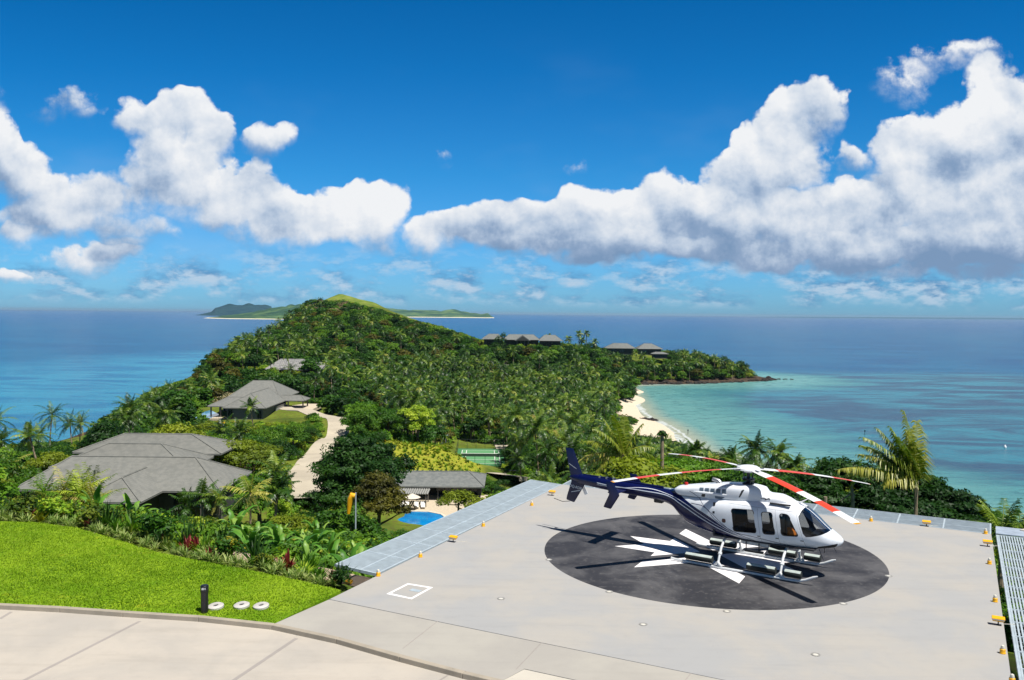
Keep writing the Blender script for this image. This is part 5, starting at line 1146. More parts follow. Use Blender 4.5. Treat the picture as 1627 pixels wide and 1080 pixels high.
def banana_mesh(seed,H_=3.0,n=9):
    """paddle leaves with a folded midrib, each a grid"""
    rg=np.random.default_rng(seed); V=[];Fq=[];T=[]
    for i in range(n):
        az=i*2.4+rg.uniform(-.4,.4); el=R(rg.uniform(48,86)); ln=H_*rg.uniform(.55,.85); wd=.23*rg.uniform(.8,1.15)*H_/3; d=np.array([math.cos(az)*math.cos(el),math.sin(az)*math.cos(el),math.sin(el)])
        p=np.array([0,0,H_*.34*rg.uniform(.7,1.1)]); sd=unit(np.cross(d,[0,0,1.])); b=len(V); seg=16; tt=float(np.clip(rg.uniform(.2,.9),0,1))
        for j in range(seg+1):
            q=j/seg; w_=.03 if j<3 else wd*math.sin(math.pi*((j-2.5)/(seg-2.5))**.75*.95+.05)**.6; upv=unit(np.cross(sd,d))
            ra,rb_=1-.5*rg.random()**2,1-.5*rg.random()**2
            V+=[p-sd*w_*ra-upv*w_*(.1+.3*q),p,p+sd*w_*rb_-upv*w_*(.1+.3*q)]; d=unit(d+np.array([0,0,-.115*(.25+q*1.9)])); p=p+d*ln/seg
        for j in range(seg):
            Fq+=[(b+3*j,b+3*j+1,b+3*j+4,b+3*j+3),(b+3*j+1,b+3*j+2,b+3*j+5,b+3*j+4)]; T+=[tt,min(1,tt+.12)]
    return mesh_np('leaves',np.array(V),np.array(Fq),L_ban,attr={'tint':('FACE',T)})
def rot_to(o,rz,sc): o.rotation_euler=(0,0,rz); o.scale=(sc,sc,sc)
def put_tree(kd,x,y,z,rz,sc,label,cat,group,name):
    if 'joined' in kd and y>235:
        o=link(name,kd['joined'],None,(x,y,z-.3)); rot_to(o,rz,sc); return tag(o,label,cat,group)
    e=empty(name,(x,y,z),0,label,cat,group); rot_to(e,rz,sc); link('trunk',kd['trunk'],e); c=link('crown',kd['crown'],e)
    if 'lean' in kd: c.location=(kd['lean'][0],kd['lean'][1],kd['h'])
    return e
# ---------------------------------------------------------------- what must stay in sight, and the skyline
PROT=[(330,488,606,668,222),(528,550,664,692,185),(505,546,656,664,205),(512,540,692,712,170),(498,524,712,735,160),(478,508,732,768,145),(470,502,768,798,118),(20,392,692,808,92),(415,498,566,587,345),
 (634,775,748,792,148),(600,712,808,842,130),(630,705,784,812,138),(705,745,800,822,128),(640,715,704,752,168),(730,752,728,752,168),(716,800,712,748,250),(756,800,734,754,225),(806,840,748,768,188),(765,896,528,545,545),(798,826,545,575,505),(960,1054,541,556,660),
 (980,1010,612,660,420),(1000,1045,655,690,360),(610,640,715,750,166)]
SKY_F=[(-400,700),(0,704),(140,702),(160,664),(200,645),(250,616),(312,600),(322,582),(345,545),(380,518),(430,490),(470,478),(500,474),(540,476),(600,491),(650,508),(700,519),(760,540),(900,545),(960,552),(1050,556),(1100,556),(1150,566),(1185,578),(1200,600),(1230,606),(1300,640)]
SKY_N=[(930,560),(960,600),(985,645),(1000,661),(1027,675),(1045,687),(1100,706),(1160,729),(1230,742),(1290,738),(1340,724),(1400,734),(1500,768),(1560,800),(1600,826),(1660,850)]
def skyline(px,y):
    return float(np.interp(px,[a for a,_ in SKY_F],[b for _,b in SKY_F])) if (y>480 or px<930) else float(np.interp(px,[a for a,_ in SKY_N],[b for _,b in SKY_N]))
RB=np.array([(p[0],p[1]) for p in ROADP]+[(-67,249)]); 
def blocked_ground(x,y):
    if y<64 and (1436<813.5+F*x/y<1478 or 1340<813.5+F*x/y<1370): return True
    if -63<x<-30 and 92<y<133: return True
    if -94<x<-52 and 222<y<273: return True
    if -103<x<-72 and 347<y<368: return True
    if -23<x<-2.5 and 143.5<y<164: return True
    if -26<x<-6 and 126<y<150: return True
    if -22<x<36 and 546<y<570: return True
    if 72<x<123 and 660<y<694: return True
    if -22<x<0 and 250<y<302 : return True
    return float(seg_dist(np.array([x]),np.array([y]),RB)[0])<4.2
def fits(x,y,z,h,r):
    """scale (1, .75, .5 or 0) at which a tree of height h and crown radius r hides nothing it should not"""
    for s in (1,.8,.6,.42):
        px,pt=proj(x,y,z+h*s); rp=r*s*F/y; pm=pt+max(4,rp*.5); base=proj(x,y,z)[1]
        if px<-80 or px>1707: return 0
        if pt<skyline(px,y)-2: continue
        bad=False
        for x0,x1,y0,y1,Z in PROT:
            if y<Z and px+rp*.85>x0 and px-rp*.85<x1 and pt<y1 and base>y0: bad=True; break
        if not bad: return s
    return 0
# ---------------------------------------------------------------- hero trees
def hero_tree(name,px,pyb,Z,lobes_px,n,size,m,label,cat='tree',barkm=bark,seed=1,zb=None,tr=.35,nb=6,shell=.45):
    """lobes_px: (px,py,rx,ry[,dz]) crown lumps seen in the photo, given real depth"""
    b=W(px,pyb,Z); zb=tz(b.x,b.y) if zb is None else zb; lob=[]
    for i,L in enumerate(lobes_px):
        dy=L[4] if len(L)>4 else 0; c=W(L[0],L[1],Z+dy); rx=L[2]*Z/F; rz=L[3]*Z/F; lob.append((c.x-b.x,dy,c.z-zb,rx,rx,rz))
    e=empty(name,(b.x,Z,zb),0,label,cat)
    zt=min(l[2] for l in lob)+.3
    link('trunk',trunk_mesh(lob,max(zt,1.),tr,seed,barkm,nb=nb),e); link('crown',crown_mesh('crown',lob,n,size,m,seed,shell),e); return e
OCC=[]      # ground taken by hero trees (x, y, r)
def occ(px,Z,r): p=W(px,600,Z); OCC.append((p.x,p.y,r))
hero_tree('broad_tree',555,812,112,[(560,745,62,40),(540,772,38,30,-2),(530,745,26,22,1),(590,725,40,30,2),(562,712,34,24,0),(600,760,42,34,-3),(570,790,60,26,-3),(640,742,22,20,1),(536,798,38,22,-4)],30000,.46,L_dark,'big dark green tree beside the road fork, left of the pool house','tree',seed=3,tr=.5); occ(555,112,7)
hero_tree('olive_tree',603,835,96,[(600,780,34,26),(622,795,26,22,-1),(578,790,24,20,1),(606,808,30,18,-2),(640,812,14,12,-1),(600,765,24,16,0)],9000,.34,L_brn,'olive brown leaved tree in front of the big dark tree, overhanging the pool','tree',seed=4,tr=.28); occ(603,96,4)
hero_tree('frangipani_tree',728,834,112,[(722,792,22,13),(745,798,22,11,1),(704,800,13,9,-1),(768,800,18,10,1),(780,795,10,9,0),(735,786,16,9,0)],3400,.30,L_yel,'spreading yellow green frangipani tree with bare forked branches at the pool corner','tree',barkl,seed=5,tr=.2,nb=7); occ(728,112,3)
hero_tree('rain_tree',355,768,128,[(330,712,34,9),(375,708,38,9,1),(415,716,34,10,1),(350,724,36,10,-2),(395,728,40,11,-2),(430,742,26,12,-2),(300,714,22,7,1),(360,742,28,8,-3)],9500,.42,L_yel,'wide flat topped yellow green rain tree right of the stacked grey roofs','tree',barkl,seed=6,tr=.45,nb=9); occ(370,128,9)
hero_tree('flat_topped_tree',60,775,165,[(20,722,46,12),(80,718,50,11,1),(130,722,34,10,1),(50,738,60,13,-4),(110,738,46,12,-3),(10,745,34,12,-5)],14000,.5,L_dark,'long dark flat topped tree canopy at the left edge behind the slim palm','tree',seed=7,tr=.5,nb=8); occ(60,165,10)
for i,(px,py,Z,lb,n,lab) in enumerate(((1085,800,78,[(1080,752,58,22),(1030,756,38,18,1),(1140,756,40,18,1),(1180,766,34,16,0),(990,764,26,14,2)],17000,'rounded bright green tree just behind the helicopter tail boom'),
    (1335,850,74,[(1335,760,42,34),(1300,778,34,30,-2),(1370,770,36,32,-1),(1320,800,40,26,-4)],15000,'dark leafy tree left of the leaning palm, beyond the far pad edge'),
    (1430,850,72,[(1420,780,46,32),(1460,790,44,34,1),(1390,800,34,28,-3),(1440,815,46,22,-5),(1480,775,26,20,1)],16000,'dark leafy tree around the foot of the leaning palm'),
    (1520,860,70,[(1500,800,42,28),(1535,808,34,22,1),(1555,820,22,16,1),(1480,822,34,20,-3),(1530,832,34,14,-3)],13000,'dark leafy tree sloping down to the sea at the right end of the thicket'),
    (1240,840,78,[(1235,775,38,26),(1270,780,32,28,-2),(1205,786,30,22,1),(1250,800,44,20,-4)],12000,'dark leafy tree behind the rotor hub, at the left end of the thicket'))):
    hero_tree('leafy_tree',px,py,Z,lb,n,.34,L_dark if i else L_gar,lab,'tree',seed=20+i,tr=.3); occ(px,Z,7)
hero_tree('shore_tree',1180,600,672,[(1176,577,8,5),(1184,582,8,5)],260,1.3,L_dark,'lone tree standing out at the tip of the headland','tree',seed=31,tr=.25,zb=-37); hero_tree('shore_tree',1152,585,665,[(1150,570,7,6),(1156,574,5,5)],200,1.3,L_dark,'taller tree breaking the headland skyline short of its tip','tree',seed=32,tr=.25,zb=-31)
hero_tree('bare_tree',385,650,262,[(368,632,20,10),(350,640,14,8),(388,636,14,8)],1500,.42,L_dry,'grey leafless tree behind the left side of the knoll villa','tree',barkl,seed=33,tr=.3); 
hero_tree('ridge_tree',797,556,535,[(795,540,10,8),(800,534,6,6),(792,548,12,7)],900,.9,L_dark,'dark tree in front of the ridge villa roof','tree',seed=34,tr=.3)
# hero palms
def hero_palm(px,py,Z,zb,L,label,seed,n=20,wind=WIND,lean=None,m=None,r=.16,fr=None,lw=.10,nst=26,ll=.75,name='palm_tree'):
    """crown centre seen at px,py at distance Z; trunk goes down to the ground"""
    c=W(px,py,Z); lx,ly=lean or (0,0); bx,by=c.x-lx,Z-ly; z0=tz(bx,by) if zb is None else zb
    e=empty(name,(bx,by,z0),0,label,'palm tree'); h=c.z-z0
    link('trunk',palm_trunk(h,(lx,ly),r),e)
    if fr is None: me=palm_crown(seed,L,n,nst,lw,wind,m,ll=ll)
    else:
        rg=np.random.default_rng(seed); V=[];T=[];rb=MB()
        for (ex_,ey_,dep,sag,tint) in fr:      # frond tip offsets in photo px, depth offset, sag
            tip=Vector(W(px+ex_,py+ey_,Z+dep))-c; Lf=tip.length*1.12; az=math.atan2(tip.y,tip.x); el=math.asin(max(-1,min(1,tip.z/tip.length)))+sag*.55
            v,t_,pts=frond(Lf,az,el,sag*2/Lf,rg,nst,lw,ll,(-.02,0,0),tint=tint,curl=1.1); V+=v;T+=t_; rb.tube([Vector(p) for p in pts[::5]],[.05-.006*j for j in range(len(pts[::5]))],4,cap=False)
        nq=len(T); rf=np.array(rb.f); me=mesh_np('crown',np.concatenate([np.array(V),np.array([tuple(v) for v in rb.v])]),np.concatenate([np.arange(nq*4).reshape(-1,4),rf+nq*4]),m or L_palm,attr={'tint':('FACE',np.concatenate([T,np.full(len(rf),.8)]))})
    k=link('crown',me,e); k.location=(lx,ly,h); occ(px,Z,1.5); return e
hero_palm(1456,764,60,None,4.4,'tall leaning palm with long windblown yellow fronds, right of the helicopter nose',41,m=L_palmy,r=.15,lw=.085,nst=60,ll=1.25,
 fr=[(-22,-98,0,.15,.75),(4,-84,.6,.25,.9),(18,-66,-.4,.6,.95),(-60,-72,.5,.35,.3),(-78,-60,-.5,.45,.55),(-84,-38,.3,.5,.8),(-112,-18,-.2,.45,.85),(-100,-12,.8,.5,.95),(-45,-62,1.2,.2,.1),(-30,-60,-1.,.3,.2),(-70,-48,1.6,.4,.15),(-40,-30,1.2,.5,.05),(-60,-30,.6,.5,.1),(-25,-45,.8,.3,.05),(-80,-50,1.,.4,.3),(-8,-50,-.8,.4,.3),(-40,-75,.2,.2,.5),(-50,5,-.6,.9,1.),(-10,-72,1.4,.1,.2)])  # dark tints on inner fronds paint the shade inside the crown
hero_palm(990,722,73,None,4.2,'large palm with drooping fronds behind the helicopter tail, in front of the grove',42,r=.2,lw=.11,ll=1.05,nst=44,m=L_palmy,
 fr=[(-72,14,0,.8,.85),(-55,-20,1,.5,.5),(-30,-48,0,.3,.45),(5,-55,.5,.2,.4),(32,-40,0,.4,.45),(45,-10,-.5,.7,.4),(38,25,0,1.,.35),(-40,30,-.5,1.,.6),(-66,34,.5,1.,.9),(10,42,0,1.1,.3),(-15,-52,-1.5,.3,.35),(50,8,1.5,.8,.3),(-45,-35,-1.5,.5,.4),(20,34,-1.2,1.1,.5)])
# bare dead trunk, ragged young palm, stump
p=W(1051,770,70); e=empty('dead_palm',(p.x,p.y,tz(p.x,p.y)),0,'bare crownless palm trunk standing between the tail boom and the rotor hub','palm tree'); h=W(1051,690,70).z-e.location.z
mb=MB(); mb.tube([(0,0,-.5),(.05,0,h*.5),(0,0,h)],[.22,.16,.14],10); mb.build('trunk',pbark,e)
c=crown_mesh('stub',[(0,0,0,.35,.35,.3)],60,.5,L_palm,9); o=link('frond_stubs',c,e); o.location=(0,0,h)
p=W(1356,812,62); e=empty('young_palm',(p.x,p.y,tz(p.x,p.y)),0,'ragged young palm with a forked pale trunk and few upright leaves near the rotor tip','palm tree'); z0=e.location.z
def rel(px,py,Z=62): q=W(px,py,Z); return (q.x-p.x,q.y-p.y,q.z-z0)
mb=MB(); mb.tube([(0,0,-.5),rel(1355,795),rel(1354,782),rel(1353,768)],[.16,.14,.12,.08],8); mb.tube([rel(1354,790),rel(1358,784)],[.1,.08],6); mb.tube([rel(1353,783),rel(1344,790),rel(1334,796)],[.07,.05,.02],6); mb.build('trunk',barkl,e)
me=tuft('leaves',9,1.0,.16,L_palmy,77,up=1.); o=link('leaves',me,e); o.location=rel(1353,775); me=tuft('leaves',7,.9,.16,L_palmy,78,up=1.2); o=link('leaves',me,e); o.location=rel(1352,764)
p=W(1311,808,66); e=empty('stump',(p.x,p.y,tz(p.x,p.y)),0,'short pale broken trunk sticking out of the thicket above the pad grating','tree stump'); h=W(1311,789,66).z-e.location.z; mb=MB(); mb.tube([(0,0,-.4),(0,0,h)],[.17,.15],8); mb.build('trunk',barkl,e)
hero_palm(1592,846,47,None,2.6,'low bushy palm at the far right corner of the pad',43,n=16,lw=.07,ll=.6); hero_palm(1622,842,50,None,2.2,'low palm half out of frame at the right edge',44,n=12,lw=.07,ll=.6)
for i,(px,py,Z,L,lab) in enumerate(((1200,712,178,5.0,'palm with a dense dark crown above the rotor hub, left of two'),(1236,720,180,4.8,'palm with a dense dark crown above the rotor hub, right of two'),(1160,730,172,4.2,'shorter palm just left of the two dark crowned palms'),(1132,736,176,3.2,'small palm in the gap between the bare trunk and the dark crowned palms'),(1262,738,170,3.8,'drooping palm at the right end of the row behind the rotor'),(1104,716,190,3.4,'palm at the beach side end of the grove, right of the bare trunk'))):
    hero_palm(px,py,Z,None,L,lab,50+i,n=26,nst=20,lw=.2,ll=1.1)
for i,(px,py,Z,L,lab,lean) in enumerate(((83,658,195,5.0,'tallest palm of the left clump against the blue water',(.8,0)),(111,672,200,4.4,'palm with a round crown in the middle of the left clump',(-.5,0)),(128,672,205,3.8,'smaller dark palm at the right of the left clump',(.3,0)),(46,692,120,3.0,'slim palm with a long bare leaning trunk at left',(-1.6,0)),(-8,668,150,4.2,'palm cut by the left edge of the frame, upper crown',(0,0)),(2,700,140,3.0,'small palm at the left frame edge, lower crown',(0,0)),(12,742,115,3.2,'low palm with drooping fronds at the left edge, above the lawn',(0,0)),
   (62,690,180,3.8,'palm half hidden at the left foot of the tall left clump',(.3,0)),(245,668,215,3.8,'palm on a slim trunk in front of the dark trees above the stacked roofs',(.2,0)),(246,622,300,4.,'palm standing up from the tree line above the bay on the left',(.3,0)),(268,614,320,4.2,'right palm of the pair on the tree line above the left bay',(.3,0)),(275,618,315,3.6,'low palm in the pair on the tree line above the left bay',(.3,0)),
   (398,645,190,2.5,'slender windblown palm standing in front of the knoll villa wall',(-.8,0)),(438,748,98,3.2,'large palm with arching fronds just left of the road fork',(0,0)),(462,585,340,4.2,'palm in front of the hill cottage side roof',(0,0)),(440,775,84,2.6,'yellow tipped palm leaning over the lower end of the road',(.2,0)))):
    hero_palm(px,py,Z,None,L,lab,60+i,n=18,nst=18,lw=.13,lean=lean,r=.15)
for i,(px,py,lab) in enumerate(((296,800,'small palm left of three in front of the big roof'),(322,786,'small palm middle of three in front of the big roof'),(347,790,'small palm right of three in front of the big roof'))): hero_palm(px,py,76,None,1.9,lab,90+i,n=12,nst=16,lw=.09,ll=.55)
hero_palm(398,782,52,None,1.7,'thin dry palm on a tall thread like trunk between the banana plants and the road',95,n=9,nst=16,lw=.07,ll=.5,r=.07,m=L_palmy)
for i,(px,py,Z) in enumerate(((872,536,560),(903,538,575),(920,530,580),(932,529,582),(925,540,575),(945,544,570))): hero_palm(px,py,Z,None,3.6,'tall palm rising above the ridge skyline, %s'%['left of the group over the ridge villa','the first right of the ridge villa','left of the tallest pair','right of the tallest pair','lower one beneath the tallest pair','rightmost beside the round crowned tree'][i],110+i,n=14,nst=8,lw=.55,r=.2,ll=1.3)
hero_tree('ridge_tree',940,566,570,[(938,549,9,6),(946,553,7,5)],500,1.,L_dark,'round crowned tree at the right of the ridge palms','tree',seed=36,tr=.3)
# ---------------------------------------------------------------- woods and grove : nearest trees one by one
cand=[]
xs=RNG.uniform(-300,235,52000); ys=40+RNG.random(52000)**.75*740
zs=terr(xs,ys)
px0=np.abs((xs)/np.maximum(ys,1)); ok=(px0<.66)&(zs>SEA+1.6)
pads=(ys<64)&(xs>-40)&(xs<26)
ok&=~pads; xs,ys,zs=xs[ok],ys[ok],zs[ok]; od=np.argsort(ys)
grid={}
def near(x,y,r):
    cx,cy=int(x//6),int(y//6)
    k=int(r//6)+1
    for a in range(cx-k,cx+k+1):
        for b in range(cy-k,cy+k+1):
            for (u,v,q) in grid.get((a,b),()):
                if (u-x)**2+(v-y)**2<((r+q)*.5)**2: return True
    return False
for u,v,q in OCC: grid.setdefault((int(u//6),int(v//6)),[]).append((u,v,q*1.2))
placed=[]
for i in od:
    x,y,z=float(xs[i]),float(ys[i]),float(zs[i])
    if z>14.5 and y>700 and RNG.random()<.8: continue
    grove=(-62<x<80 and 165<y<485 and z<-25); head=(x>45 and y>600); hill=y>430 and x<20
    mound=(-29<x<-7 and 165<y<198)
    if mound: continue
    pp_=.64 if grove else .05 if hill else .20 if head else .14 if (-112<x and y>300) else .15 if x<-85 else .12
    if y<150 and not(x<-60): pp_=.10
    palm=RNG.random()<pp_
    sp_=5.3 if palm else (6.2 if y<300 else 6.8)
    if grove and y<230 : sp_*=.95
    if near(x,y,sp_) or blocked_ground(x,y): continue
    if palm: k=int(RNG.integers(len(PN))); kd=PN[k] if y<235 else PF[int(RNG.integers(len(PF)))]; h,r=kd['h']+1.6,3.6
    else:
        lst=NEARK if y<235 else FARK; kd=lst[int(RNG.integers(len(lst)))]; h,r=kd['H'],kd['R']
        if y>=235 and (y>600 and z>4 and RNG.random()<.35): kd=DRYK[int(RNG.integers(2))]; h,r=kd['H'],kd['R']
    sc0=float(RNG.uniform(.8,1.2)); s=fits(x,y,z,h*sc0,r*sc0)
    if s==0: continue
    if palm and s<.6: continue
    grid.setdefault((int(x//6),int(y//6)),[]).append((x,y,sp_)); placed.append((x,y,z,palm,kd,sc0*s,grove,hill,head))
def zone_lab(p):
    x,y,z,palm,kd,sc,grove,hill,head=p
    if palm:
        if head: return 'coconut palm on the wooded headland beyond the beach','coconut palms on the headland'
        if grove and y<235: return 'coconut palm near the front of the dense grove below the helipad','coconut palms at the front of the grove'
        if grove: return 'coconut palm deep in the dense grove behind the beach','coconut palms deep in the grove'
        if x<-85: return 'coconut palm among the trees on the left shore','coconut palms on the left shore'
        return 'coconut palm scattered among the trees of the middle slope','coconut palms of the middle slope'
    if head: return 'broadleaf tree in the dark wood on the headland','broadleaf trees on the headland'
    if hill: return 'broadleaf tree on the wooded flank of the big hill','broadleaf trees on the big hill'
    if grove: return 'broadleaf tree between the palms of the grove','broadleaf trees in the palm grove'
    if x<-85: return 'broadleaf tree in the green wood on the left shore','broadleaf trees on the left shore'
    if y<165: return 'broadleaf tree on the near slope below the garden','broadleaf trees on the near slope'
    return 'broadleaf tree on the middle slope between the villas','broadleaf trees of the middle slope'
# instanced woods for everything past the nearest 250 of each sort (they read as one far mass)
def scatter(name,label,kinds,pts,kind='stuff'):
    """pts: (x,y,z,rz,scale,kind index); one object whose points carry the plants"""
    c=bpy.data.collections.new(name+'_kinds')
    for i,me in enumerate(kinds): c.objects.link(bpy.data.objects.new('k%02d'%i,me))
    P=np.array([p[:6] for p in pts],float); me=bpy.data.meshes.new(name); me.vertices.add(len(P)); me.vertices.foreach_set('co',P[:,:3].astype(np.float32).ravel())
    for nm,col in (('rz',3),('sc',4)):
        a=me.attributes.new(nm,'FLOAT','POINT'); a.data.foreach_set('value',P[:,col].astype(np.float32))
    a=me.attributes.new('ki','INT','POINT'); a.data.foreach_set('value',P[:,5].astype(np.int32))
    o=link(name,me); tag(o,label,None,None,kind)
    g=bpy.data.node_groups.new(name+'_scatter','GeometryNodeTree'); g.interface.new_socket('Geometry',in_out='INPUT',socket_type='NodeSocketGeometry'); g.interface.new_socket('Geometry',in_out='OUTPUT',socket_type='NodeSocketGeometry')
    N=g.nodes; gi=N.new('NodeGroupInput'); go=N.new('NodeGroupOutput'); ci=N.new('GeometryNodeCollectionInfo'); ci.inputs[0].default_value=c; ci.inputs[1].default_value=True; ci.inputs[2].default_value=True
    ip=N.new('GeometryNodeInstanceOnPoints'); ip.inputs['Pick Instance'].default_value=True
    def att(nm,ty):
        q=N.new('GeometryNodeInputNamedAttribute'); q.data_type=ty; q.inputs[0].default_value=nm; return q.outputs[0]
    cx=N.new('ShaderNodeCombineXYZ'); L=g.links
    L.new(gi.outputs[0],ip.inputs['Points']); L.new(ci.outputs[0],ip.inputs['Instance']); L.new(att('ki','INT'),ip.inputs['Instance Index']); L.new(att('rz','FLOAT'),cx.inputs[2]); L.new(cx.outputs[0],ip.inputs['Rotation']); L.new(att('sc','FLOAT'),ip.inputs['Scale']); L.new(ip.outputs[0],go.inputs[0])
    md=o.modifiers.new('scatter','NODES'); md.node_group=g; return o
counts={True:0,False:0}; far={True:[],False:[]}
FJ=[k['joined'] for k in FARK+DRYK]; PJ=[k['joined'] for k in PF]
for p in placed:
    x,y,z,palm,kd,sc,grove,hill,head=p; rz=float(RNG.uniform(0,6.28)) if not palm else float(RNG.uniform(-.7,.7))
    if counts[palm]<(262 if palm else 270):
        counts[palm]+=1; lab,gp=zone_lab(p); put_tree(kd,x,y,z-.2,rz,sc,lab,'palm tree' if palm else 'tree',gp,'palm_tree' if palm else 'broadleaf_tree')
    else:
        if palm: ki=PF.index(kd) if kd in PF else 0
        else: ki=(FARK+DRYK).index(kd) if kd in FARK+DRYK else 0
        far[palm].append((x,y,z-.4,rz,sc,ki))
print('trees placed',len(placed),counts,len(far[True]),len(far[False]))
if far[False]: scatter('far_wood','dense broadleaf wood covering the big hill and the headland',FJ,far[False])
if far[True]: scatter('far_palm_grove','mass of distant coconut palms behind the nearer grove',PJ,far[True])
# undergrowth everywhere between the trees
xs=RNG.uniform(-250,215,110000); ys=38+RNG.random(110000)**.8*700; zs=terr(xs,ys); ok=(np.abs(xs/ys)<.64)&(zs>SEA+2.0)&~((ys<62)&(xs>-30)&(xs<26))&~((xs>-29)&(xs<-7)&(ys>165)&(ys<198))&~((zs>15)&(ys>700)); pts=[]
g2={}
for x,y,z in zip(xs[ok],ys[ok],zs[ok]):
    sp_=1.7+y*.0055; c=(int(x//3),int(y//3))
    if any((u-x)**2+(v-y)**2<sp_*sp_ for a in (-1,0,1) for b in (-1,0,1) for (u,v) in g2.get((c[0]+a,c[1]+b),())): continue
    if blocked_ground(x,y): continue
    sc=float(RNG.uniform(.7,1.4))*(1+y*.0016); s=fits(x,y,z,1.3*sc,1.1*sc)
    if s==0: continue
    g2.setdefault(c,[]).append((x,y)); pts.append((x,y,z-.15,float(RNG.uniform(0,6.28)),sc*s,int(RNG.integers(6))))
print('bushes',len(pts)); scatter('undergrowth','tangle of green bushes filling the ground between the trees',BUSH,pts)
# planted mound behind the pool house
tm=tuft('ground_plant',26,.45,.16,L_yel,300,droop=1.2); tm2=tuft('ground_plant',20,.4,.13,L_cro,301,droop=1.0); tm3=tuft('ground_plant',18,.9,.14,L_gar,302)
pts=[(x,y,tz(x,y)-.05,float(RNG.uniform(0,6.28)),float(RNG.uniform(.7,1.4)),int(RNG.choice([0,0,0,0,1,2]))) for x,y in zip(RNG.uniform(-31,-7,700),RNG.uniform(163,199,700)) if not blocked_ground(x,y)]
scatter('mound_planting','yellow green low planting covering the mound behind the pool house',[tm,tm2,tm3],pts)
# hedge and flower beds by the knoll villa
hx0,hx1,hy0,hy1=S(447,214),S(512,214),211,221; lob=[(RNG.uniform(hx0,hx1)-hx0,RNG.uniform(0,10),.5,.9,.9,.7) for _ in range(60)]
e=empty('box_hedge',(hx0,hy0,-20.4),0,'clipped bright green hedge with a flat top below the villa driveway','hedge'); lob=[(a,b,.9,.95,.95,.75) for a,b,*_ in lob]; link('foliage',crown_mesh('foliage',lob,9000,.28,L_yel,310,shell=.6),e)
for px,lab in ((352,'yellow flower bed left of two below the villa wall'),(374,'yellow flower bed right of two below the villa wall')):
    q=W(px,672,220.5); e=empty('flower_bed',(q.x,q.y,q.z-.8),0,lab,'flower bed'); link('blossom',crown_mesh('blossom',[(0,0,.5,1.6,1.,.8),(.9,0,.4,1.1,.9,.6),(-.9,0,.4,1.1,.9,.6)],700,.3,L_flo,int(320+px)),e)
# ---------------------------------------------------------------- garden between lawn and slope
LW=[Vector((p.x,p.y)) for p in [lb0]+LBg]
def along(d_off,s):
    """a point d_off beyond the lawn edge, s in 0..1 along it"""
    Ls=[(LW[i+1]-LW[i]).length for i in range(len(LW)-1)]; t_=s*sum(Ls)
    for i,l in enumerate(Ls):
        if t_<=l or i==len(Ls)-1:
            d=(LW[i+1]-LW[i]).normalized(); n=Vector((-d.y,d.x)); n=n if n.y>0 else -n; return LW[i]+d*t_+n*d_off
        t_-=l
gline=lambda x,y: ((Vector((x,y,0))-A).dot(nl))     # distance left of the pad edge line
def ok_g(x,y,m=.3): return gline(x,y)>m and not (gline(x,y)<2.0+m and (Vector((x,y,0))-G(601,911.5)).dot((FL-A).normalized())>-.6)
pathpts=np.array([(p.x,p.y) for p in g0])
def plant(name,me,x,y,rz,sc,label,cat,group,extra=None):
    o=link(name,me,None,(x,y,tz(x,y)-.03)); rot_to(o,rz,sc); return tag(o,label,cat,group)
TF=[tuft('border_tuft',30,.42,.035,L_pal,400+i,droop=1.3) for i in range(3)]; CR=[tuft('croton',[70,60,80][i],[.6,.75,.65][i],[.085,.10,.07][i],[L_cro,L_gar,L_pal][i],410+i,droop=.8,up=.95) for i in range(3)]
CR2=[crown_mesh('shrub',[(0,0,.55,.45,.45,.4),(.3,.1,.4,.35,.35,.3),(-.3,-.1,.45,.35,.35,.3),(0,.3,.7,.3,.3,.3)],420,.17,[L_cro,L_gar,L_wood,L_gar][i],415+i,shell=.3) for i in range(4)]
RDm=[tuft('cordyline',44,.75,.10,L_red,420+i,droop=.6,up=1.1) for i in range(2)]; PD=[tuft('pandanus',60,1.2,.07,L_dark,425+i,droop=.8,up=1.0,seg=5) for i in range(2)]
BA=[banana_mesh(430+i,2.5+.3*i,8+i) for i in range(4)]; bst=MB(); bst.tube([(0,0,-.3),(0,0,.6),(0,0,1.15)],[.12,.10,.07],8); BST=bst.mesh('stem',pmat('banana_stem',srgb(112,124,60),.7))
n=0
for i in range(230):
    s=RNG.random(); off=RNG.uniform(.12,.75); p=along(off,s)
    if not ok_g(p.x,p.y,.25) or p.x<-26: continue
    n+=1; plant('border_tuft',TF[i%3],p.x,p.y,RNG.random()*6,RNG.uniform(.7,1.3),'pale green strappy tuft in the border along the far edge of the lawn','border plant','strappy tufts bordering the lawn')
cntc={}
def reg(lab): cntc[lab]=cntc.get(lab,0)+1; return cntc[lab]<=290
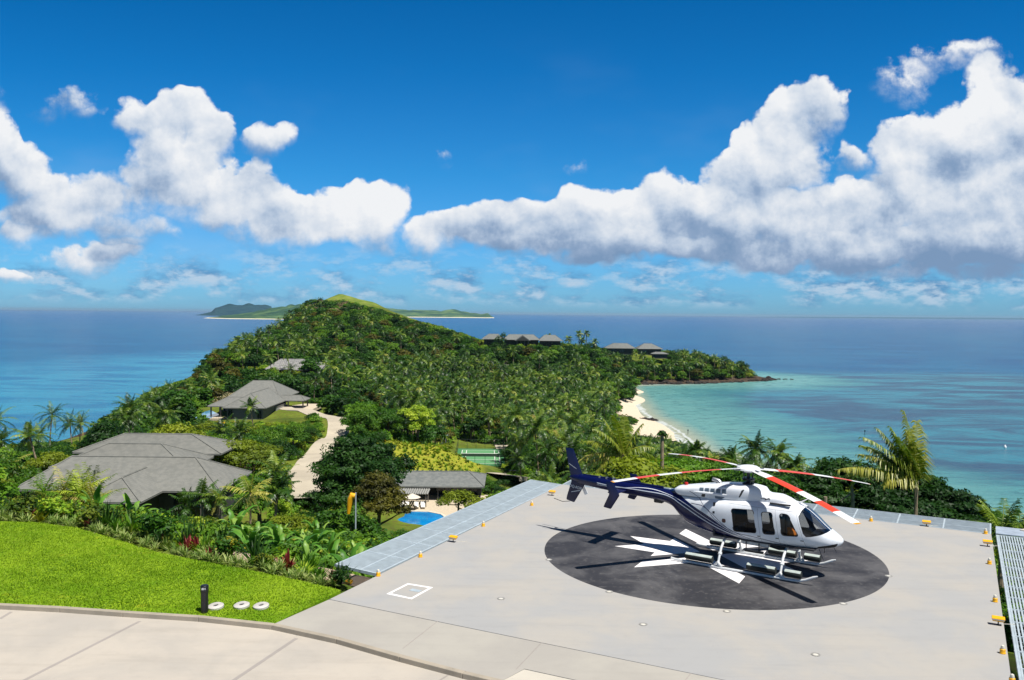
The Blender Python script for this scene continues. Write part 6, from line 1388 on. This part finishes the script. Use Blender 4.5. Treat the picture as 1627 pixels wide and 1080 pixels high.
for i in range(1150):
    s=RNG.random(); off=.7+6.5*RNG.random()**.9; p=along(off,s)
    if not ok_g(p.x,p.y,.4) or p.x<-27: continue
    if float(seg_dist(np.array([p.x]),np.array([p.y]),pathpts)[0])<.75: continue
    if p.y>50: continue
    u=RNG.random(); sc=RNG.uniform(.7,1.25)*(1 if off>1.2 else .75)
    hz=tz(p.x,p.y)
    if u<.48 and reg('a'): plant('croton_shrub',CR[i%3],p.x,p.y,RNG.random()*6,sc,'leafy yellow and green croton in the bed beyond the lawn','shrub','croton shrubs in the garden bed')
    elif u<.70 and reg('b'): plant('garden_shrub',CR2[i%4],p.x,p.y,RNG.random()*6,sc*1.15,'small rounded green shrub in the bed beyond the lawn','shrub','small shrubs in the garden bed')
    elif u<.84 and reg('c'): plant('red_cordyline',RDm[i%2],p.x,p.y,RNG.random()*6,sc*.85,'dark red leaved cordyline in the bed beyond the lawn','shrub','red cordylines in the garden bed')
    elif reg('d'): plant('pandanus',PD[i%2],p.x,p.y,RNG.random()*6,sc,'spiky dark green pandanus in the bed beyond the lawn','shrub','pandanus in the garden bed')
def banana(x,y,sc,i):
    e=empty('banana_plant',(x,y,tz(x,y)-.1),RNG.random()*6,'banana plant with broad paddle leaves in the belt beyond the flower bed','banana plant','banana plants beyond the flower bed'); e.scale=(sc,sc,sc); link('stem',BST,e); link('leaves',BA[i%4],e)
k=0
for i in range(3000):
    if k>=150: break
    s=RNG.random(); off=RNG.uniform(3.5,22)
    p=along(off,s)
    if not ok_g(p.x,p.y,.8) or p.y>62 or abs(p.x/p.y)>.64: continue
    px,pt=proj(p.x,p.y,tz(p.x,p.y)+2.6)
    lim=float(np.interp(px,[0,100,160,230,370,420,500,600,680,760],[812,806,798,812,800,792,806,834,850,856]))
    if pt<lim-4: continue
    if float(seg_dist(np.array([p.x]),np.array([p.y]),pathpts)[0])<1.2: continue
    if near(p.x,p.y,.9): continue
    grid.setdefault((int(p.x//6),int(p.y//6)),[]).append((p.x,p.y,1.0)); banana(p.x,p.y,RNG.uniform(.42,.66),i); k+=1
print('bananas',k)
# two showy banana plants and the dry cane clump
for px,py,Z,sc in ((372,868,41,.95),(150,840,46,.95),(172,842,47,1.),(210,845,47,.9),(505,850,50,.8),(490,815,60,.9)):
    q=W(px,py,Z); banana(q.x,q.y,sc,int(px))
q=W(118,838,50); e=empty('cane_palm_clump',(q.x,q.y,tz(q.x,q.y)),0,'yellowing clump of cane palms with upright stems in front of the left roof','palm clump')
rg=np.random.default_rng(500)
for i in range(13):
    a=rg.uniform(0,6.28); rr=rg.uniform(.1,1.3); h=rg.uniform(1.2,3.4); lx,ly=rr*math.cos(a),rr*math.sin(a)*.8
    mb=MB(); mb.tube([(lx*.5,ly*.5,-.3),(lx*.9,ly*.9,h*.6),(lx*1.4,ly*1.4,h)],[.07,.055,.045],6); mb.build('stem',pmat('cane_stem',srgb(150,130,50),.6) if i==0 else bpy.data.materials['cane_stem'],e)
    o=link('fronds',palm_crown(510+i,1.7,8,14,.06,(-.03,0,0),[L_palmy,L_palmy,L_gar][i%3],ll=.45,dead=1),e); o.location=(lx*1.4,ly*1.4,h)
# garden undergrowth on the slope below the bananas
pts=[]
for x,y in zip(RNG.uniform(-34,0,9000),RNG.uniform(33,70,9000)):
    if abs(x/y)>.64 or not ok_g(x,y,.9): continue
    if inside(lawn_poly,np.array([x]),np.array([y]))[0]: continue
    dl2=float(seg_dist(np.array([x]),np.array([y]),np.array([(v.x,v.y) for v in LW]))[0])
    if dl2<4.0 or float(seg_dist(np.array([x]),np.array([y]),pathpts)[0])<1.3: continue
    pts.append((x,y,tz(x,y)-.1,float(RNG.uniform(0,6.28)),float(RNG.uniform(.45,.85)),int(RNG.integers(9))))
pts=pts[::2]; scatter('slope_planting','mixed leafy planting on the slope below the banana plants',BUSH+[tuft('fern',40,1.1,.09,L_gar,600,droop=1.),tuft('fern',40,1.3,.10,L_ban,601,droop=.9),tuft('fern',36,1.2,.08,L_cro,602,droop=.8)],pts)
# bushes under and beyond the pad edges
pts=[]
for x,y in zip(RNG.uniform(-10,40,5000),RNG.uniform(28,66,5000)):
    v=Vector((x,y,0)); dfar=(v-FL).dot(nf_); dr=(v-FR).dot(nr); dleft=gline(x,y)
    if dfar<2.2 and dr<4.5 and dleft<2.2: continue
    if dleft>2.2 and y<44: continue
    s=fits(x,y,tz(x,y),1.6,1.2)
    if s<.8: continue
    q_=proj(x,y,-6)[0]
    if (1438<q_<1476 and y<62) or (1338<q_<1372 and y<63) or (1298<q_<1324): continue
    pts.append((x,y,tz(x,y)-.1,float(RNG.uniform(0,6.28)),float(RNG.uniform(.7,1.1)),int(RNG.integers(6))))
scatter('edge_thicket','low leafy thicket just beyond the far edge of the helipad',BUSH,pts[::2])
# ---------------------------------------------------------------- small things on and round the pad
yel=pmat('yellow_paint',srgb(236,172,20),.45,var=.06); lens=pmat('lamp_glass',srgb(210,205,190),.15)
def small_light(x,y,label):
    e=empty('edge_light',(x,y,0),RNG.random()*6,label,'edge light','small yellow edge lights round the helipad')
    mb=MB(); mb.lathe([(.11,0),(.12,.02),(.10,.05),(.105,.14),(.085,.16)],12); mb.build('base',yel,e)
    mb=MB(); mb.lathe([(.07,.16),(.08,.19),(.06,.26),(.02,.28)],12); mb.build('lens',lens,e); e.scale=(.68,.68,.8); return e
def flood(x,y,rz,label,z=0.):
    e=empty('flood_light',(x,y,z),rz,label,'floodlight','yellow floodlights round the helipad')
    mb=MB(); mb.lathe([(.12,0),(.12,.02),(.04,.03),(.035,.16)],12); mb.build('foot',black,e)
    mb=MB(); mb.add([(-.30,-.14,.16),(.30,-.14,.16),(.30,.14,.20),(-.30,.14,.20),(-.36,-.19,.30),(.36,-.19,.30),(.36,.19,.36),(-.36,.19,.36)],[(0,3,2,1),(4,5,6,7),(0,1,5,4),(1,2,6,5),(2,3,7,6),(3,0,4,7)]); hd=mb.build('housing',yel,e,bevel=.03)
    mb=MB(); mb.add([(-.30,-.176,.22),(.30,-.176,.22),(.33,-.197,.285),(-.33,-.197,.285)],[(0,1,2,3)]); mb.build('glass',lens,hd)
    mb=MB(); mb.tube([(.1,.1,.02),(.35,.35,.012),(.9,.6,.012)],.015,5); mb.build('cable',lens,e); e.scale=(.48,.48,.68); return e
pa=(FL-A).angle(Vector((1,0,0)))
for p,l in (((601,915),'small yellow light at the near end of the left grating'),((668,885),'small yellow light on the left pad edge, second from the near end'),((768,836),'small yellow light halfway along the left pad edge'),((845,803),'small yellow light on the left pad edge nearest the far corner'),
    ((1384,828),'small yellow light on the far pad edge just right of the near rotor blade tip'),((1566,848),'small yellow light at the far right corner of the pad'),((1572,896),'small yellow light on the right edge just below the corner floodlight'),((1581,956),'small yellow light on the right edge just above the nearer floodlight'),((1593,1038),'small yellow light on the right edge below the nearer floodlight'),((1608,1085),'small yellow light at the bottom of the right pad edge')):
    g_=G(*p); small_light(g_.x,g_.y,l)
for p,rz,l in (((720,861),R(-28),'yellow floodlight halfway along the left grating'),((877,787),R(-28),'yellow floodlight near the far left corner, beside the tail fin'),((1472,836),R(-28),'yellow floodlight at the far edge below the leaning palm'),((1569,868),R(-28),'yellow floodlight close to the far right corner'),((1586,993),R(-28),'yellow floodlight nearest the camera on the right edge')):
    g_=G(*p); flood(g_.x,g_.y,rz,l)
g_=G(553,917,-.6); flood(g_.x,g_.y,R(-28),'yellow floodlight among the shrubs between the path and the grating',tz(g_.x,g_.y))
insm=pmat('inset_rim',srgb(140,138,132),.5); 
for p,l in (((872,889),'left'),((968,940),'near left'),((1155,971),'near'),((1340,959),'near right'),((1412,915),'right'),((796,951),'x'),((1022,992),'x'),((1296,1040),'x')):
    g_=G(*p); e=empty('inset_light',(g_.x,g_.y,.004),0,'flat round light set flush in the pad around the dark circle' if l!='x' else 'flat round cover set flush in the pale concrete in front of the circle','inset light','flush lights round the dark circle' if l!='x' else 'flush covers in the pale concrete')
    mb=MB(); mb.lathe([(.12,0),(.12,.006),(.075,.007),(.07,.003)],20); mb.build('rim',insm,e)
    mb=MB(); mb.lathe([(.068,.0),(.068,.005),(0,.007)],16); mb.build('lens',lens,e)
# hatch inside the painted square
g_=G(660,938); mb=MB(); mb.prism([g_+ex*.18+ey*.1,g_-ex*.18+ey*.1,g_-ex*.18-ey*.1,g_+ex*.18-ey*.1],0,.008); tag(mb.build('hatch',steel),'small metal hatch inside the white painted square','hatch')
# bollard and the three white rings in the lawn
g_=G(325,973); e=empty('bollard',(g_.x,g_.y,0),R(10),'black cylindrical bollard on the lawn beside the kerb','bollard')
mb=MB(); mb.lathe([(.105,0),(.105,.62),(.115,.63),(.115,.78),(.10,.80),(0,.805)],24); mb.build('post',black,e)
text('801',.085,(-.0,-.117,.72),(R(90),0,0),whitep,e)
wr=pmat('white_ring_concrete',srgb(184,180,174),.7)
for p,l in (((343,966),'white ring with a dark centre in the grass, touching the black bollard'),((384,964.5),'white ring in the grass, the middle one of three, half sunk in turf'),((415,965.5),'white ring with a dark centre in the grass, farthest from the bollard')):
    g_=G(*p); e=empty('lawn_ring',(g_.x,g_.y,.02),0,l,'lawn ring','white rings set in the lawn')
    mb=MB(); mb.lathe([(.23,0),(.23,.06),(.19,.085),(.08,.08),(.07,.05)],28); mb.build('rim',wr,e)
    mb=MB(); mb.lathe([(.068,0),(.068,.055),(0,.056)],16); mb.build('core',dkmetal,e); e.rotation_euler=(R(5),R(-3),0)
# windsock
p=W(556,818,60); z0=tz(p.x,p.y); e=empty('windsock',(p.x+.25,p.y,z0),0,'limp yellow windsock hanging from its pole among the banana plants','windsock')
top=W(560,788,60).z
mb=MB(); mb.tube([(.15,0,0),(.15,0,top-z0+.25)],.05,8); mb.build('pole',steel,e)
mb=MB(); mb.tube([(.10,0,top-z0),(-.10,0,top-z0+.05),(-.22,0,top-z0-.18),(-.30,0,top-z0-.7),(-.36,0,top-z0-1.25)],[.20,.23,.21,.17,.12],12); mb.build('sock',yel,e)
# marks in the sea
def buoy(px,py,label,kind):
    g_=G(px,py,SEA); e=empty(kind,(g_.x,g_.y,SEA),0,label,'buoy' if kind=='buoy' else 'marker')
    if kind=='buoy':
        mb=MB(); mb.lathe([(.3,-.2),(.5,0),(.5,.45),(.3,.8),(.12,.9)],14); mb.build('float',whitep,e); mb=MB(); mb.lathe([(.10,.85),(.12,1.3),(0,1.35)],8); mb.build('top_mark',whitep,e)
    else:
        mb=MB(); mb.tube([(0,0,-1),(0,0,2.0)],[.14,.09],8); mb.build('post',dkmetal,e); mb=MB(); mb.box((-.25,-.06,1.5),(.25,.06,2.1)); mb.build('board',dkmetal,e)
buoy(1597,711,'small white buoy afloat in the turquoise water at far right','buoy'); buoy(1374,691,'thin dark marker post standing in the shallows above the leaning palm','sea_marker'); buoy(1093,690,'thin dark marker post in the water off the beach','sea_marker')
# rocks: shore boulders
rockm=pmat('dark_shore_rock',srgb(44,38,34),.95,var=.5,scale=.6,bump=.8,bscale=2)
def rock_mesh(seed):
    r=np.random.default_rng(seed); bm=bmesh.new(); bmesh.ops.create_icosphere(bm,subdivisions=2,radius=1)
    for v in bm.verts:
        k=1+.35*math.sin(v.co.x*3+seed)+.25*math.sin(v.co.y*4.1+seed*2)+r.uniform(-.13,.13); v.co=Vector((v.co.x*k*1.3,v.co.y*k,v.co.z*k*.6))
    me=bpy.data.meshes.new('boulder'); bm.to_mesh(me); bm.free(); me.materials.append(rockm); return me
RM=[rock_mesh(i) for i in range(6)]
def rocks(pts,label,group):
    for i,(x,y,s) in enumerate(pts):
        o=link('boulder',RM[i%6],None,(x,y,max(SEA+.2,tz(x,y))),RNG.random()*6); o.scale=(s,s,s*RNG.uniform(.6,1.1)); tag(o,label,'boulder',group)
HL=[(209,690),(205,676),(183,661),(160,648),(133,634),(105,628),(84,617)]
pts=[]
for (a,b),(c,d) in zip(HL[:-1],HL[1:]):
    k=int(math.hypot(c-a,d-b)/3.0)
    for j in range(k):
        f=j/k; pts.append((a+(c-a)*f+RNG.normal()*1.2,b+(d-b)*f+RNG.uniform(-1.5,3),RNG.uniform(1.0,2.6)))
for j in range(12): pts.append((209+j*1.6+RNG.normal(),688+RNG.normal()*1.5,RNG.uniform(.8,1.6)*(1-j/16)))
rocks(pts,'dark boulder in the rocky rim along the foot of the headland','boulders along the headland shore')
g_=G(1030,668,SEA); rocks([(g_.x+dx,g_.y+dy,s) for dx,dy,s in ((0,0,1.8),(2.2,.6,1.6),(-2,.5,1.2),(4,0,1.1),(1,-1.5,1.0),(-3.6,-.3,.8))],'dark boulder in the small heap on the pale beach','boulders on the beach')
pts=[(-226+RNG.normal()*2,600+j*4.5,RNG.uniform(2,4)) for j in range(14)]+[(-218+RNG.normal()*2,560+j*4,RNG.uniform(1.5,3)) for j in range(10)]
rocks(pts,'dark boulder at the foot of the cliff on the left shore','boulders along the left cliff')
# ---------------------------------------------------------------- sea haze
mb=MB(); mb.box((-62000,-500,-48),(62000,77000,60))
vm=bpy.data.materials.new('sea_haze'); vm.use_nodes=True; vt=vm.node_tree; vt.nodes.clear(); vo=vt.nodes.new('ShaderNodeOutputMaterial'); pv=vt.nodes.new('ShaderNodeVolumePrincipled')
pv.inputs['Color'].default_value=(.55,.80,1,1); pv.inputs['Density'].default_value=2.2e-5; pv.inputs['Anisotropy'].default_value=.2; vt.links.new(pv.outputs[0],vo.inputs['Volume'])
hz=mb.build('haze',vm); tag(hz,kind='stuff'); hz['label']='thin blue sea haze over the water'
